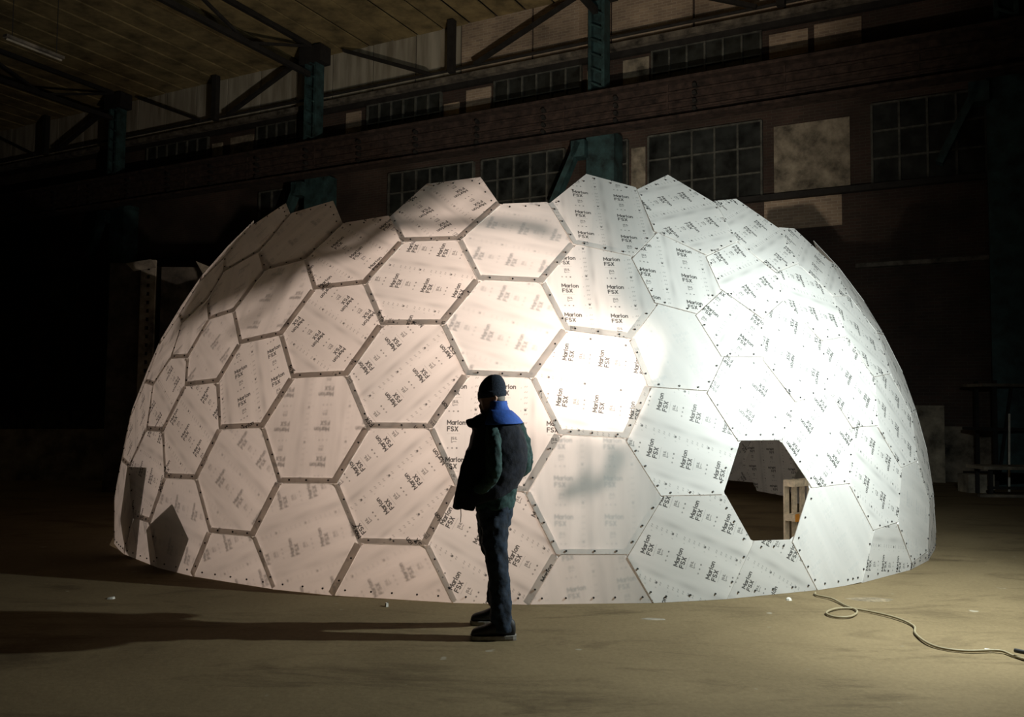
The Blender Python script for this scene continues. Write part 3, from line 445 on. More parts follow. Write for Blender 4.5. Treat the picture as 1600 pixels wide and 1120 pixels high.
# (print angle in degrees, style) of the sheets in view; s = film printed outside, b = printed on the inner face
STYLE = {84: (-68, 's'), 90: (-4, 's'), 103: (75, 'b'), 87: (225, 's'), 106: (60, 's'), 94: (150, 'b'), 91: (60, 'b'), 92: (-62, 's'), 122: (78, 's'), 129: (0, 's'),
         118: (-6, 's'), 115: (-66, 's'), 147: (72, 'b'), 148: (240, 's'), 156: (20, 'b'), 144: (-45, 's'), 132: (180, 'b'), 120: (30, 'b'), 143: (40, 'b'), 157: (60, 'b'), 155: (-120, 's'),
         167: (135, 's'), 171: (80, 's'), 172: (28, 's'), 176: (140, 's'), 165: (222, 's'), 161: (215, 's'), 187: (0, 's'), 189: (182, 'b'), 194: (62, 's'), 195: (72, 's'), 193: (130, 's'),
         205: (238, 's'), 184: (228, 's'), 207: (132, 's'), 211: (58, 'b'), 213: (0, 'b'), 231: (110, 'b'), 232: (62, 's'), 234: (68, 's'), 249: (62, 's'), 229: (30, 'b'), 255: (10, 'b'),
         245: (82, 's'), 224: (70, 'b'), 252: (112, 'b'), 248: (118, 'b'), 235: (80, 'b'), 214: (0, 's'), 216: (80, 's'), 125: (-100, 's'), 100: (-60, 's'), 140: (-120, 's'), 203: (240, 's')}
V3 = [Vector(v) for v in DOME['v']]; FC = DOME['f']
edge_of = {}
for i, f in enumerate(FC):
    for a, b in zip(f, f[1:] + f[:1]): edge_of.setdefault((min(a, b), max(a, b)), []).append(i)
cent = [sum((V3[k] for k in f), Vector()) / len(f) for f in FC]
dome = empty('panel_dome', (DC.x, DC.y, 0))
tag(dome, 'large open-topped dome bolted together from white translucent hexagonal plastic sheets', 'dome')
def clip0(poly, flags, zmin):
    out, fo = [], []
    n = len(poly)
    for i in range(n):
        a, b, fl_ = poly[i], poly[(i + 1) % n], flags[i]
        ia, ib = a.z >= zmin, b.z >= zmin
        if ia: out.append(a); fo.append(fl_)
        if ia != ib:
            p = a + (b - a) * ((zmin - a.z) / (b.z - a.z))
            if ia: out.append(p); fo.append(('floor', -1))
            else: out.append(p); fo.append(fl_)
    return out, fo
for i, f in enumerate(FC):
    if i in MISSING or max(V3[k].z for k in f) < 0.12: continue
    nrm = (cent[i] - DC).normalized()
    # best plane through the corners
    pts = [V3[k] for k in f]; m_ = Vector()
    for a, b in zip(pts, pts[1:] + pts[:1]): m_ += (a - cent[i]).cross(b - cent[i])
    m_.normalize(); nrm = m_ if m_.dot(nrm) > 0 else -m_
    pts = [p - nrm * (p - cent[i]).dot(nrm) for p in pts]
    flags = []
    for a, b in zip(f, f[1:] + f[:1]):
        o_ = [x for x in edge_of[(min(a, b), max(a, b))] if x != i]
        if not o_ or o_[0] in MISSING: flags.append(('free', -1))
        else:
            j = o_[0]; dz = cent[i].z - cent[j].z
            outer = dz > 0 if abs(dz) > 0.12 else i < j
            flags.append(('outer' if outer else 'inner', j))
    pts, flags = clip0(pts, flags, 0.0015 if cent[i].y < 15.5 else 0.28)
    if i == 214: pts = [p + Vector((-0.20, -0.55, -0.26)) for p in pts]
    if len(pts) < 3: continue
    # drop tiny edges
    c3 = sum(pts, Vector()) / len(pts)
    ex = Vector((0, 0, 1)).cross(nrm).normalized(); ey = nrm.cross(ex)
    P2 = [((p - c3).dot(ex), (p - c3).dot(ey)) for p in pts]
    if sum(P2[k][0] * P2[(k + 1) % len(P2)][1] - P2[(k + 1) % len(P2)][0] * P2[k][1] for k in range(len(P2))) < 0:
        P2 = [P2[0]] + P2[:0:-1]; flags = flags[::-1]; 
    n = len(P2)
    L = [math.hypot(P2[(k + 1) % n][0] - P2[k][0], P2[(k + 1) % n][1] - P2[k][1]) for k in range(n)]
    keep = [k for k in range(n) if L[k] > 0.04]
    if len(keep) < 3: continue
    P2 = [P2[k] for k in keep]; flags = [flags[k] for k in keep]; n = len(P2)
    def off(P, offs):
        res = []
        for k in range(len(P)):
            a, b, c = P[k - 1], P[k], P[(k + 1) % len(P)]
            def line(p, q, o):
                dx, dy = q[0] - p[0], q[1] - p[1]; l = math.hypot(dx, dy) + 1e-12; nx, ny = dy / l, -dx / l
                return p[0] + nx * o, p[1] + ny * o, dx / l, dy / l
            x1, y1, d1, e1 = line(a, b, offs[k - 1]); x2, y2, d2, e2 = line(b, c, offs[k])
            den = d1 * e2 - e1 * d2
            if abs(den) < 0.08: res.append((x2, y2)); continue
            t = ((x2 - x1) * e2 - (y2 - y1) * d2) / den; res.append((x1 + d1 * t, y1 + e1 * t))
        return res
    OFF = {'outer': 0.022, 'inner': -0.030, 'free': 0.0, 'floor': 0.0}
    core = off(P2, [OFF[g[0]] for g in flags])
    core = [q if math.hypot(q[0] - p[0], q[1] - p[1]) < 0.09 else p for q, p in zip(core, P2)]
    if abs(sum(core[k - 1][0] * core[k][1] - core[k][0] * core[k - 1][1] for k in range(n))) < 0.05: continue
    verts, faces, uvs = [], [], []
    ang, sty = STYLE.get(i, (random.choice([0, 60, 120, 180, 240, 300]) + random.uniform(-8, 8), random.choice('ssb')))
    ca, sa = math.cos(R(ang)), math.sin(R(ang)); ou, ov = random.random(), random.random()
    def V_(p, depth=0.0):
        w = c3 + ex * p[0] + ey * p[1] - nrm * depth
        if w.z < 0.001: w.z = 0.001
        verts.append(w - dome.location); uvs.append(((p[0] * ca + p[1] * sa) / TW + ou, (-p[0] * sa + p[1] * ca) / TH + ov)); return len(verts) - 1
    ids = [V_(p) for p in core]; faces.append(ids)
    scr = MB()
    for k, g in enumerate(flags):
        a, b = core[k], core[(k + 1) % n]; dx, dy = b[0] - a[0], b[1] - a[1]; l = math.hypot(dx, dy) + 1e-9
        tx, ty = dx / l, dy / l; nx, ny = ty, -tx
        if g[0] == 'inner':
            e = min(0.012, l * 0.2)
            r = [(ids[k], ids[(k + 1) % n])]
            for o_, dp, trim in ((0.006, 0.012, e * 0.3), (0.062, 0.024, e)):
                r.append((V_((a[0] + tx * trim + nx * o_, a[1] + ty * trim + ny * o_), dp), V_((b[0] - tx * trim + nx * o_, b[1] - ty * trim + ny * o_), dp)))
            for q in range(2): faces.append([r[q][0], r[q + 1][0], r[q + 1][1], r[q][1]])
        elif g[0] != 'floor':
            u0, u1 = V_(a, 0.007), V_(b, 0.007); faces.append([ids[k], u0, u1, ids[(k + 1) % n]])
        if g[0] == 'outer' or g[0] == 'free' or g[0] == 'floor':
            ns = max(2, int(round(l / 0.21))) if g[0] != 'free' else 3
            for q in range(ns):
                t = (q + 0.5) / ns * l + random.uniform(-0.02, 0.02)
                ins = -0.024 if g[0] == 'outer' else -0.05
                sx, sy = a[0] + tx * t + nx * ins, a[1] + ty * t + ny * ins
                cpt = c3 + ex * sx + ey * sy - dome.location
                r_ = 0.0082; n0 = len(scr.v)
                for w in range(6):
                    q_ = cpt + (ex * math.cos(w * 1.047) + ey * math.sin(w * 1.047)) * r_
                    scr.v.append(tuple(q_ - nrm * 0.004)); scr.v.append(tuple(q_ + nrm * 0.008))
                for w in range(6):
                    x_ = (w + 1) % 6; scr.f.append((n0 + 2 * w, n0 + 2 * x_, n0 + 2 * x_ + 1, n0 + 2 * w + 1))
                scr.f.append(tuple(n0 + 2 * w + 1 for w in range(6)))
    p_ = obj('panel', verts, faces, 'panel_s' if sty == 's' else 'panel_b', dome, uvs=uvs)
    if scr.v: tag(scr.build('screws', 'screw', p_), kind='stuff')

# loose sheets leaning inside against the left wall of the dome, a pallet, the lamp cable
def slab(name, pts, th, mat, label, cat, group=None):
    pts = [Vector(p) for p in pts]; c = sum(pts, Vector()) / len(pts); nn = (pts[1] - pts[0]).cross(pts[2] - pts[0]).normalized()
    n = len(pts); v = [p - c for p in pts] + [p - c + nn * th for p in pts]
    f_ = [tuple(range(n - 1, -1, -1)), tuple(range(n, 2 * n))] + [(k, (k + 1) % n, (k + 1) % n + n, k + n) for k in range(n)]
    o = obj(name, v, f_, mat); o.location = c; tag(o, label, cat, group); return o
def inward(p, d):
    p = Vector(p); q = p + (Vector((DC.x, DC.y, p.z)) - p).normalized() * d; return q
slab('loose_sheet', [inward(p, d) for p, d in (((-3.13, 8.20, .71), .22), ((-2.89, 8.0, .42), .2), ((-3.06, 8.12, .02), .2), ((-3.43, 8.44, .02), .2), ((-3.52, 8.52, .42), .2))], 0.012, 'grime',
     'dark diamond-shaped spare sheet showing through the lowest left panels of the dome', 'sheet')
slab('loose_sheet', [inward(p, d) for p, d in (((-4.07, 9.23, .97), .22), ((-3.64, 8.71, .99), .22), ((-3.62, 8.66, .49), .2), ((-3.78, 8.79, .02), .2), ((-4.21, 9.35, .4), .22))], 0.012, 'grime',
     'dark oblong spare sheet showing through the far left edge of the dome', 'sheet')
# pallet standing on its long side behind the hole
pal = empty('pallet', (3.02, 9.55, 0.0)); tag(pal, 'pale wooden pallet standing upright behind the hexagonal hole of the dome', 'pallet')
pal.rotation_euler = (0, 0, R(42))
for k in range(7):
    MB().box(k * 0.17, k * 0.17 + 0.09, -0.02, 0.0, 0.0, 0.82).build('deck_board', 'wood', pal)
for z in (0.0, 0.375, 0.75):
    MB().box(0, 1.125, -0.042, -0.02, z, z + 0.07).build('stringer_board', 'wood', pal)
    for x in (0.0, 0.51, 1.02): MB().box(x, x + 0.1, -0.12, -0.042, z, z + 0.07).build('block', 'wood', pal)
    MB().box(0, 1.125, -0.14, -0.12, z, z + 0.07).build('bottom_board', 'wood', pal)
MB().box(0.005, 0.09, -0.144, -0.14, 0.37, 0.455).build('sticker', 'orange', pal)
# hanging flood lamp; two unseen flaps added to cut off its beam
fl_ = empty('flood_lamp', (LI.x, LI.y, 0)); tag(fl_, 'black work lamp hanging inside the dome, seen only as glow, with added flaps cutting its light', 'lamp')
P1, P3, P2s = Vector((1.54, 7.76, 2.52)), Vector((0.97, 7.21, 1.34)), Vector((0.42, 7.17, 1.36))
def added_flap(pts):
    pts = [Vector(p) - fl_.location for p in pts]; nn = (pts[1] - pts[0]).cross(pts[2] - pts[0]).normalized() * 0.004
    MB().box8([p - nn for p in pts] + [p + nn for p in pts]).build('added_flap', 'black', fl_)
ua = (P1 + (P1 - P3) * 1.2 - LI).normalized(); ub = (P3 + (P3 - P1) * 0.15 - LI).normalized()
nr = (ua.cross(ub)).normalized(); nr = nr if nr.x > 0 else -nr
added_flap([LI + ua * 0.14, LI + ub * 0.14, LI + ub * 0.14 + nr * 0.06, LI + ua * 0.14 + nr * 0.06])
uc = (P3 - LI).normalized(); ud = (P2s - LI).normalized(); pd = uc.cross(ud).normalized(); pd = pd if pd.z < 0 else -pd
ue = (uc + (uc - ud) * 0.5).normalized(); uf = (ud + (ud - uc) * 3.0).normalized()
added_flap([LI + ue * 0.10, LI + uf * 0.10, LI + uf * 0.10 + pd * 0.045, LI + ue * 0.10 + pd * 0.045])
MB().tube([(0, 0.06, 1.60), (0, 0.48, 3.45)], 0.004, 6).build('hanging_wire', 'black', fl_)
MB().box(-0.02, 0.02, 0.04, 0.08, 1.56, 1.61).build('lamp_housing', 'black', fl_)
# unseen board added to shade the upper left sheets; strap throws the long streak
LB = Vector((1.15, 8.9, 1.9))
def toward(p, f): return LB + (Vector(p) - LB) * f
slab('added_shade_board', [toward(p, 0.16) for p in ((-4.3, 9.6, 2.35), (-2.5, 8.4, 2.75), (-1.6, 8.25, 3.2), (-1.05, 8.27, 3.55), (-0.6, 8.6, 4.6), (-2.2, 9.2, 5.2), (-4.8, 11, 4.2))], 0.004, 'black',
     'unseen black board added inside the dome, throwing the shade on its upper left sheets', 'board')
st = [toward(p, 0.25) for p in ((-2.75, 8.5, 2.25), (-2.45, 8.35, 2.55), (-2.03, 8.38, 2.95), (-1.5, 8.23, 3.10), (-1.14, 8.27, 3.30), (-0.63, 8.15, 3.38), (-0.07, 8.07, 3.37), (0.20, 8.03, 3.34), (0.33, 8.01, 3.25))]
mb = MB(st[4]); pth = smooth_path(st, 3); mb.tube(pth, [0.007 + 0.013 * (k / len(pth)) for k in range(len(pth))], 8)
mb.tube([st[5], st[5] + Vector((0, 0.05, 1.2))], 0.003, 5)
tag(mb.build('strap', 'black'), 'black strap hanging inside the dome, its streak shows on the upper sheets', 'strap')
# pale cable on the floor
cp = [(2.66, 7.55), (2.63, 7.44), (2.71, 7.3), (2.73, 7.09), (2.75, 6.87), (2.62, 6.68), (2.5, 6.68), (2.48, 6.8), (2.6, 6.93), (2.72, 6.97), (2.83, 6.88), (2.96, 6.66), (2.99, 6.43), (2.9, 6.21), (2.86, 5.97), (2.9, 5.84),
      (3.03, 5.77), (3.25, 5.78), (3.29, 5.67), (3.33, 5.57), (3.45, 5.5), (3.9, 5.5)]
mb = MB((2.9, 6.3, 0)); mb.tube(smooth_path([(x, y, 0.012 + 0.002 * (k % 3)) for k, (x, y) in enumerate(cp)], 6), 0.0085, 8)
tag(mb.build('cable', 'cable', None, True), 'thin pale cable snaking with one loop from the dome over the floor at right', 'cable')
mb = MB((3.34, 5.6, 0)); mb.tube(smooth_path([(3.30, 5.68, .045), (3.34, 5.61, .050), (3.40, 5.58, .045), (3.5, 5.60, .014)], 4), 0.014, 8)
tag(mb.build('plug', 'black', None, True), 'black plug joint on the pale cable at the right edge', 'plug')
M['stain'] = pmat('floor_stain', (0.24, 0.19, 0.12), 0.95, 0.3, 14)
# things lying about
def chunk(name, x, y, r, h, mat, label, cat, n=7, sx=1.0, z0=0.0):
    a0 = random.random() * 6; lo, hi = [], []
    for k in range(n):
        a = a0 + 6.283 * k / n; rr = r * random.uniform(0.65, 1.1); lo.append((rr * math.cos(a) * sx, rr * math.sin(a), z0)); hi.append((rr * 0.8 * math.cos(a) * sx, rr * 0.8 * math.sin(a), z0 + h * random.uniform(0.6, 1.0)))
    o = MB().loft([lo, hi]).build(name, mat); o.location = (x, y, 0); tag(o, label, cat); return o
chunk('scrap', -3.26, 7.10, 0.03, 0.02, 'scrap', 'small white scrap on the floor left of the shadowed dome foot', 'scrap')
chunk('scrap', 3.21, 5.83, 0.035, 0.012, 'scrap', 'white flake on the floor beside the plug joint of the cable', 'scrap')
chunk('scrap', 1.10, 6.6, 0.05, 0.004, 'pale', 'pale splash of plaster in front of the middle of the dome', 'scrap', sx=2.2)
chunk('scrap', 2.35, 7.3, 0.03, 0.02, 'scrap', 'tiny pale crumb near where the cable leaves the dome', 'scrap')
chunk('scrap', -0.98, 6.93, 0.02, 0.035, 'scrap', 'tiny white peg at the foot of the dome left of the man', 'scrap')
chunk('plaster_stain', 3.05, 7.35, 0.13, 0.003, 'stain', 'pale stain on the floor above the bend of the cable', 'stain', sx=1.6)

# ------------------------------------------------------------------ far right corner
bench = empty('workbench', (9.7, 16.6, 0)); tag(bench, 'low pale plank bench in the dim right corner', 'bench')
MB().box(-0.75, 1.2, -0.32, 0.32, 0.50, 0.56).build('bench_top', 'pale', bench)
for x in (-0.6, 0.9):
    for y in (-0.25, 0.22): MB().box(x, x + 0.06, y, y + 0.06, 0, 0.50).build('leg', 'steel_dark', bench)
MB().box(-0.6, 1.0, -0.2, -0.14, 0.12, 0.17).build('rail', 'steel_dark', bench)
o = MB((9.25, 17.0, 0)).box(8.98, 9.5, 16.9, 17.3, 0, 0.36).build('concrete_block', 'pale'); tag(o, 'square pale block standing behind the low plank bench', 'block')
o = MB((9.0, 16.2, 0)).bar((8.75, 16.1, 0.03), (10.6, 16.0, 0.03), 0.1, 0.05).build('floor_plank', 'conc'); tag(o, 'narrow plank lying on the floor before the low bench', 'plank')
rack = empty('storage_rack', (10.4, 18.2, 0)); tag(rack, 'dark steel storage rack behind the bench at the right edge', 'rack')
for x in (-0.35, 1.1):
    for y in (-0.35, 0.35): MB().box(x, x + 0.07, y, y + 0.07, 0, 2.25).build('upright', 'steel_dark', rack)
for z in (2.12, 1.2, 0.25): MB().box(-0.6, 1.5, -0.4, 0.45, z, z + 0.06).build('shelf', 'conc' if z > 2 else 'steel_dark', rack)
MB().bar((-0.3, -0.38, 0.2), (0.0, -0.38, 2.1), 0.05, 0.05).build('cross_brace', 'steel_dark', rack)
o = MB((10.0, 17.5, 0)).tube([(9.95, 17.2, 0.0), (10.28, 17.7, 1.55)], 0.022, 8).build('pole', 'scrap'); tag(o, 'thin white pole leaning on the dark storage rack', 'pole')
pw = wquad('concrete_slab', 0.35, 1.35, 0, 1.72, 0.5, 'pale', None, 0.16); tag(pw, 'stained concrete slab standing at the wall left of the storage rack', 'slab')
for k, (x, y, l_) in enumerate(((8.5, 13.4, 'pale board lying on the floor at the right edge'), (8.75, 13.0, 'shorter board in front of the pale board at the right edge'))):
    o = MB((x, y, 0)).bar((x - 0.3, y, 0.03), (x + 1.2, y - 0.25 + k * 0.1, 0.03), 0.12, 0.04).build('board', 'conc'); tag(o, l_, 'board')
# ------------------------------------------------------------------ far left: crates and perforated upright
o = MB((-7.1, 15.6, 0)).box(-7.35, -6.6, 15.5, 16.3, 0, 4.15).build('tall_cabinet', 'grime'); tag(o, 'tall dark cabinet left of the dome beside the perforated post', 'cabinet')
o = MB((-6.0, 15.9, 0)).box(-6.45, -5.55, 15.6, 16.4, 0, 4.1).build('tall_cabinet', 'grime'); tag(o, 'tall dark cabinet half hidden behind the left shoulder of the dome', 'cabinet')
pu = empty('perforated_post', (-6.62, 15.45, 0)); tag(pu, 'perforated steel post standing between the two tall dark cabinets', 'post')
mb = MB()
mb.box(-0.13, -0.035, -0.03, 0.03, 0, 4.2); mb.box(0.035, 0.13, -0.03, 0.03, 0, 4.2)
MB().box(-0.13, -0.035, -0.03, 0.03, 0, 4.2).build('post_side', 'pale', pu); MB().box(0.035, 0.13, -0.03, 0.03, 0, 4.2).build('post_side', 'pale', pu)
lad = MB()
for k in range(27): lad.box(-0.035, 0.035, -0.028, 0.028, 0.05 + k * 0.155, 0.05 + k * 0.155 + 0.085)
tag(lad.build('punched_strip', 'pale', pu), kind='stuff')
def rag(name, pts, label, th=0.02):
    slab(name, pts, th, 'pale', label, 'film')
rag('plastic_film', [(-7.0, 15.35, 4.12), (-6.55, 15.35, 4.2), (-6.45, 15.35, 4.05), (-6.85, 15.35, 3.98)], 'crumpled pale film on top of the perforated post')
rag('plastic_film', [(-5.75, 15.4, 4.18), (-5.35, 15.4, 4.02), (-5.5, 15.4, 3.55), (-5.62, 15.4, 3.95)], 'pale film hanging over the cabinet at the dome shoulder')
o = MB((-9.5, 17.8, 0)).box8([(-13.5, 17.0, 0), (-6.8, 18.2, 0), (-6.8, 18.9, 0), (-13.5, 17.9, 0), (-13.5, 17.1, 1.0), (-6.8, 18.3, 1.05), (-6.8, 18.8, 1.05), (-13.5, 17.8, 1.0)]).build('low_wall', 'pale'); tag(o, 'low rough concrete wall in the dark far left', 'wall')
# unlit tube lamp under the ceiling
tl = empty('tube_lamp', (-8.95, 15.6, 8.2)); tag(tl, 'unlit white tube lamp hanging in the dark at upper left', 'lamp')
MB().bar((-0.26, -0.5, 0.0), (0.26, 0.5, 0.0), 0.12, 0.05).build('lamp_housing', 'conc', tl)
MB().tube([(-0.25, -0.48, -0.05), (0.25, 0.48, -0.05)], 0.02, 8).build('tube', 'pale', tl)
for sx in (-1, 1): MB().tube([(sx * 0.2, sx * 0.38, 0), (sx * 0.2, sx * 0.38, 5.2)], 0.008, 5).build('hanging_wire', 'steel_dark', tl)

# ------------------------------------------------------------------ the man
M['skin'] = pmat('skin', (0.50, 0.30, 0.22), 0.6, 0.08, 20)
M['hair'] = pmat('grey_hair', (0.30, 0.27, 0.24), 0.9, 0.2, 60)
M['beanie'] = pmat('navy_knit', (0.016, 0.028, 0.05), 0.95, 0.25, 90, 0.6)
M['vest'] = pmat('navy_vest_cloth', (0.005, 0.008, 0.018), 0.95, 0.3, 25, 0.5)
M['yoke'] = pmat('royal_blue_cloth', (0.02, 0.10, 0.46), 0.8, 0.15, 25, 0.3)
M['shirt'] = pmat('dark_green_cloth', (0.016, 0.058, 0.056), 0.85, 0.3, 25, 0.4)
M['jeans'] = pmat('dark_denim', (0.013, 0.026, 0.050), 0.9, 0.35, 18, 0.6)
M['shoe'] = pmat('black_shoe', (0.012, 0.012, 0.014), 0.6, 0.2, 20)
M['sole'] = pmat('grey_sole', (0.28, 0.26, 0.23), 0.8, 0.2, 20)
YB = 6.15; KP = YB / 1337.12
def PX(px, dy=0.0): return ((px - 800) * KP + 0.0)
man = empty('person', (-0.11, YB, 0)); tag(man, 'man in navy beanie and dark vest with blue shoulders watching the dome, turned away', 'person')
MO = man.location
def Q(px, py, dy=0.0):
    """point of the man's sketch plane, dy further back"""
    return Vector(((px - 800) * KP, YB + dy, 1.6 + (634.3 - py) * KP)) - MO
def ring(py, xl, xr, ry, n=28, tilt=0.0, yaw=0.0, ex=2.3, dy=0.0):
    cx = (xl + xr) / 2; rx = (xr - xl) / 2 * KP; out = []
    for k in range(n):
        a = 2 * math.pi * k / n; ca, sa = math.cos(a), math.sin(a)
        x = rx * math.copysign(abs(ca) ** (2 / ex), ca); y = ry * math.copysign(abs(sa) ** (2 / ex), sa)
        c = Q(cx, py, dy); out.append(c + Vector((x, y + yaw * x, tilt * ca)))
    return out
def remesh(o, vox, sm=6, fac=0.5, disp=None):
    m = o.modifiers.new('remesh', 'REMESH'); m.mode = 'VOXEL'; m.voxel_size = vox; m.use_smooth_shade = True
    s = o.modifiers.new('smooth', 'SMOOTH'); s.iterations = sm; s.factor = fac
    if disp:
        t = bpy.data.textures.new(o.name + '_folds', 'CLOUDS'); t.noise_scale = disp[1]; t.noise_depth = 2
        d = o.modifiers.new('folds', 'DISPLACE'); d.texture = t; d.strength = disp[0]; d.mid_level = 0.5; d.texture_coords = 'LOCAL'
    return o
# body: head, neck, trunk, arms, hands and legs in one skin surface
b = MB()
hd = [(578 + 8, 766, 780, .03), (592, 756, 785, .065), (602, 752, 788, .078), (612, 750, 789, .08), (620, 749, 788, .078), (628, 751, 785, .072), (636, 753, 778, .06), (643, 756, 770, .045)]
b.loft([ring(*r_) for r_ in hd[::-1]])
b.tube([Q(770, 625), Q(775, 640), Q(782, 655)], [.062, .062, .075], 14)
b.tube([Q(757, 622), Q(747.5, 623.5), Q(749, 627)], [.012, .012, .010], 8)            # nose
b.tube([Q(752, 634), Q(749, 635)], [.02, .012], 8); b.tube([Q(756, 641), Q(751, 641)], [.025, .018], 8)   # mouth, chin
b.tube([Q(757, 616, -.03), Q(749, 616, -.03)], [.02, .014], 8); b.tube([Q(757, 616, .03), Q(749, 616, .03)], [.02, .014], 8)   # brows
for sy in (-1, 1): b.tube([Q(773, 615, sy * .078), Q(776, 621, sy * .09), Q(772, 628, sy * .076)], [.012, .016, .01], 8)   # ears
b.loft([ring(812, 760, 788, .09), ring(780, 754, 796, .10), ring(740, 752, 806, .13), ring(700, 755, 812, .15), ring(672, 758, 812, .17), ring(655, 766, 800, .10)])
near_leg = [(778, 800, -.06, .066), (778, 850, -.08, .064), (783, 888, -.10, .054), (786, 925, -.12, .048), (790, 968, -.15, .042)]
far_leg = [(772, 800, .06, .066), (772, 850, .11, .060), (780, 888, .15, .052), (778, 925, .18, .050), (774, 950, .22, .042)]
for leg in (near_leg, far_leg): b.tube([Q(x, y, d) for x, y, d, r_ in leg], [r_ for *_, r_ in leg], 14)
armL = [(774, 668, -.16, .048), (773, 700, -.21, .042), (772, 735, -.24, .038), (760, 750, -.20, .034), (754, 756, -.14, .03)]
armR = [(806, 668, .17, .055), (820, 700, .20, .048), (824, 728, .20, .043), (800, 742, .24, .038), (764, 752, .20, .03)]
for arm in (armL, armR): b.tube([Q(x, y, d) for x, y, d, r_ in arm], [r_ for *_, r_ in arm], 12)
def hand(px, py, dy):
    c = Q(px, py, dy); b.tube([c + Vector((.03, 0, .005)), c, c + Vector((-.045, .005, -.01)), c + Vector((-.075, .01, -.015))], [.026, .030, .034, .030], 10)
    for k, ln in enumerate((.068, .078, .072, .056)):
        z = .024 - k * .016; p = c + Vector((-.078, .01, z - .012))
        b.tube([p, p + Vector((-ln * .5, .004, -.006)), p + Vector((-ln * .8, .022, -.012)), p + Vector((-ln * .85, .045, -.014))], [.0095, .009, .0085, .007], 7)
    p = c + Vector((-.02, .012, .028)); b.tube([p, p + Vector((-.035, .012, .02)), p + Vector((-.062, .02, .018))], [.012, .011, .008], 7)
hand(752, 757, -.10); hand(762, 752, .10)
body = remesh(b.build('body', 'skin', man), 0.0085, 3)
# green shirt with both sleeves
b = MB()
b.loft([ring(791, 746, 806, .155, tilt=-.0), ring(775, 744, 807, .16), ring(745, 746, 812, .17), ring(700, 748, 815, .18), ring(668, 754, 814, .19), ring(652, 764, 800, .12)])
armL = [(772, 664, -.16, .055), (772, 685, -.20, .055), (773, 712, -.23, .052), (772, 737, -.24, .050), (762, 750, -.2, .046), (754, 757, -.15, .042)]
armR = [(806, 664, .17, .07), (817, 690, .20, .066), (823, 712, .20, .058), (821, 731, .20, .058), (800, 746, .25, .054), (768, 756, .21, .046)]
for arm in (armL, armR): b.tube(smooth_path([Q(x, y, d) for x, y, d, r_ in arm], 2), [arm[min(len(arm) - 1, (k + 1) // 2)][3] for k in range(2 * (len(arm) - 1) + 1)], 14)
remesh(b.build('shirt', 'shirt', man), 0.011, 5, disp=(0.028, 0.06))
# vest, hanging open at the front
b = MB()
vr = [(779, 715, 807, .185, .07), (771, 717, 811, .19, .06), (755, 719, 817, .198, .04), (738, 723, 822, .20, .02), (715, 729, 825, .205, 0), (695, 734, 824, .21, 0), (678, 738, 820, .21, 0), (664, 742, 815, .205, 0), (652, 750, 808, .18, 0), (644, 758, 800, .14, 0), (636, 762, 793, .10, 0)]
b.loft([ring(y, xl, xr, ry, 36, tilt=(t_ if t_ else 0)) for y, xl, xr, ry, t_ in vr])
b.loft([[Q(728, 655, -.10), Q(729, 658, .10), Q(735, 668, .12), Q(735, 666, -.14)], [Q(741, 652, -.12), Q(741, 652, .12), Q(746, 668, .14), Q(746, 668, -.16)], [Q(760, 642, -.10), Q(760, 642, .10), Q(762, 668, .14), Q(762, 668, -.16)]])
b.loft([[Q(711, 790, -.10), Q(711, 790, .10), Q(722, 792, .14), Q(722, 792, -.16)], [Q(718, 750, -.13), Q(718, 750, .13), Q(735, 750, .15), Q(735, 750, -.17)], [Q(731, 700, -.13), Q(731, 700, .13), Q(750, 700, .15), Q(750, 700, -.17)]])
b.loft([[Q(715, 789, -.14), Q(715, 789, .0), Q(745, 793, .0), Q(745, 793, -.17)], [Q(719, 765, -.15), Q(719, 765, .0), Q(748, 765, .0), Q(748, 765, -.19)]])
vest = remesh(b.build('vest', 'vest', man), 0.011, 5, disp=(0.022, 0.09))
# bare arm opening: the sleeve comes out in front of the vest
b = MB(); b.tube(smooth_path([Q(773, 670, -.205), Q(775, 690, -.262), Q(776, 712, -.290), Q(774, 735, -.290), Q(764, 750, -.25), Q(754, 757, -.19), Q(748, 760, -.15)], 3), [.040, .043, .046, .048, .049, .050, .050, .050, .049, .048, .048, .047, .046, .045, .044, .042, .040, .038, .036], 16)
remesh(b.build('sleeve', 'shirt', man), 0.010, 4, disp=(0.026, 0.05))
b = MB(); b.tube(smooth_path([Q(812, 680, .13), Q(818, 705, .12), Q(820, 725, .12), Q(812, 738, .15), Q(795, 744, .18)], 3), [.048, .05, .052, .053, .054, .054, .052, .051, .05, .05, .048, .046, .044], 16)
remesh(b.build('sleeve', 'shirt', man), 0.010, 4, disp=(0.022, 0.05))
# blue yoke over shoulders and upper back, blue collar
def patch(name, rows, a0, a1, n, mat, off=0.012):
    v, f_ = [], []
    for (py, xl, xr, ry, sh0, sh1) in rows:
        cx = (xl + xr) / 2; rx = (xr - xl) / 2 * KP + off
        for k in range(n + 1):
            t = k / n; a = R(a0 + (a1 - a0) * t); ca, sa = math.cos(a), math.sin(a)
            x = rx * math.copysign(abs(ca) ** (2 / 2.3), ca); y = (ry + off) * math.copysign(abs(sa) ** (2 / 2.3), sa)
            c = Q(cx, py + sh0 * (1 - t) + sh1 * t); v.append(c + Vector((x, y, 0)))
    m = n + 1
    for i in range(len(rows) - 1):
        for k in range(n): f_.append((i * m + k, i * m + k + 1, (i + 1) * m + k + 1, (i + 1) * m + k))
    o = obj(name, v, f_, mat, man, True); s = o.modifiers.new('thick', 'SOLIDIFY'); s.thickness = 0.01; s.offset = 1
    s2 = o.modifiers.new('sub', 'SUBSURF'); s2.levels = 1; s2.render_levels = 1
    return o
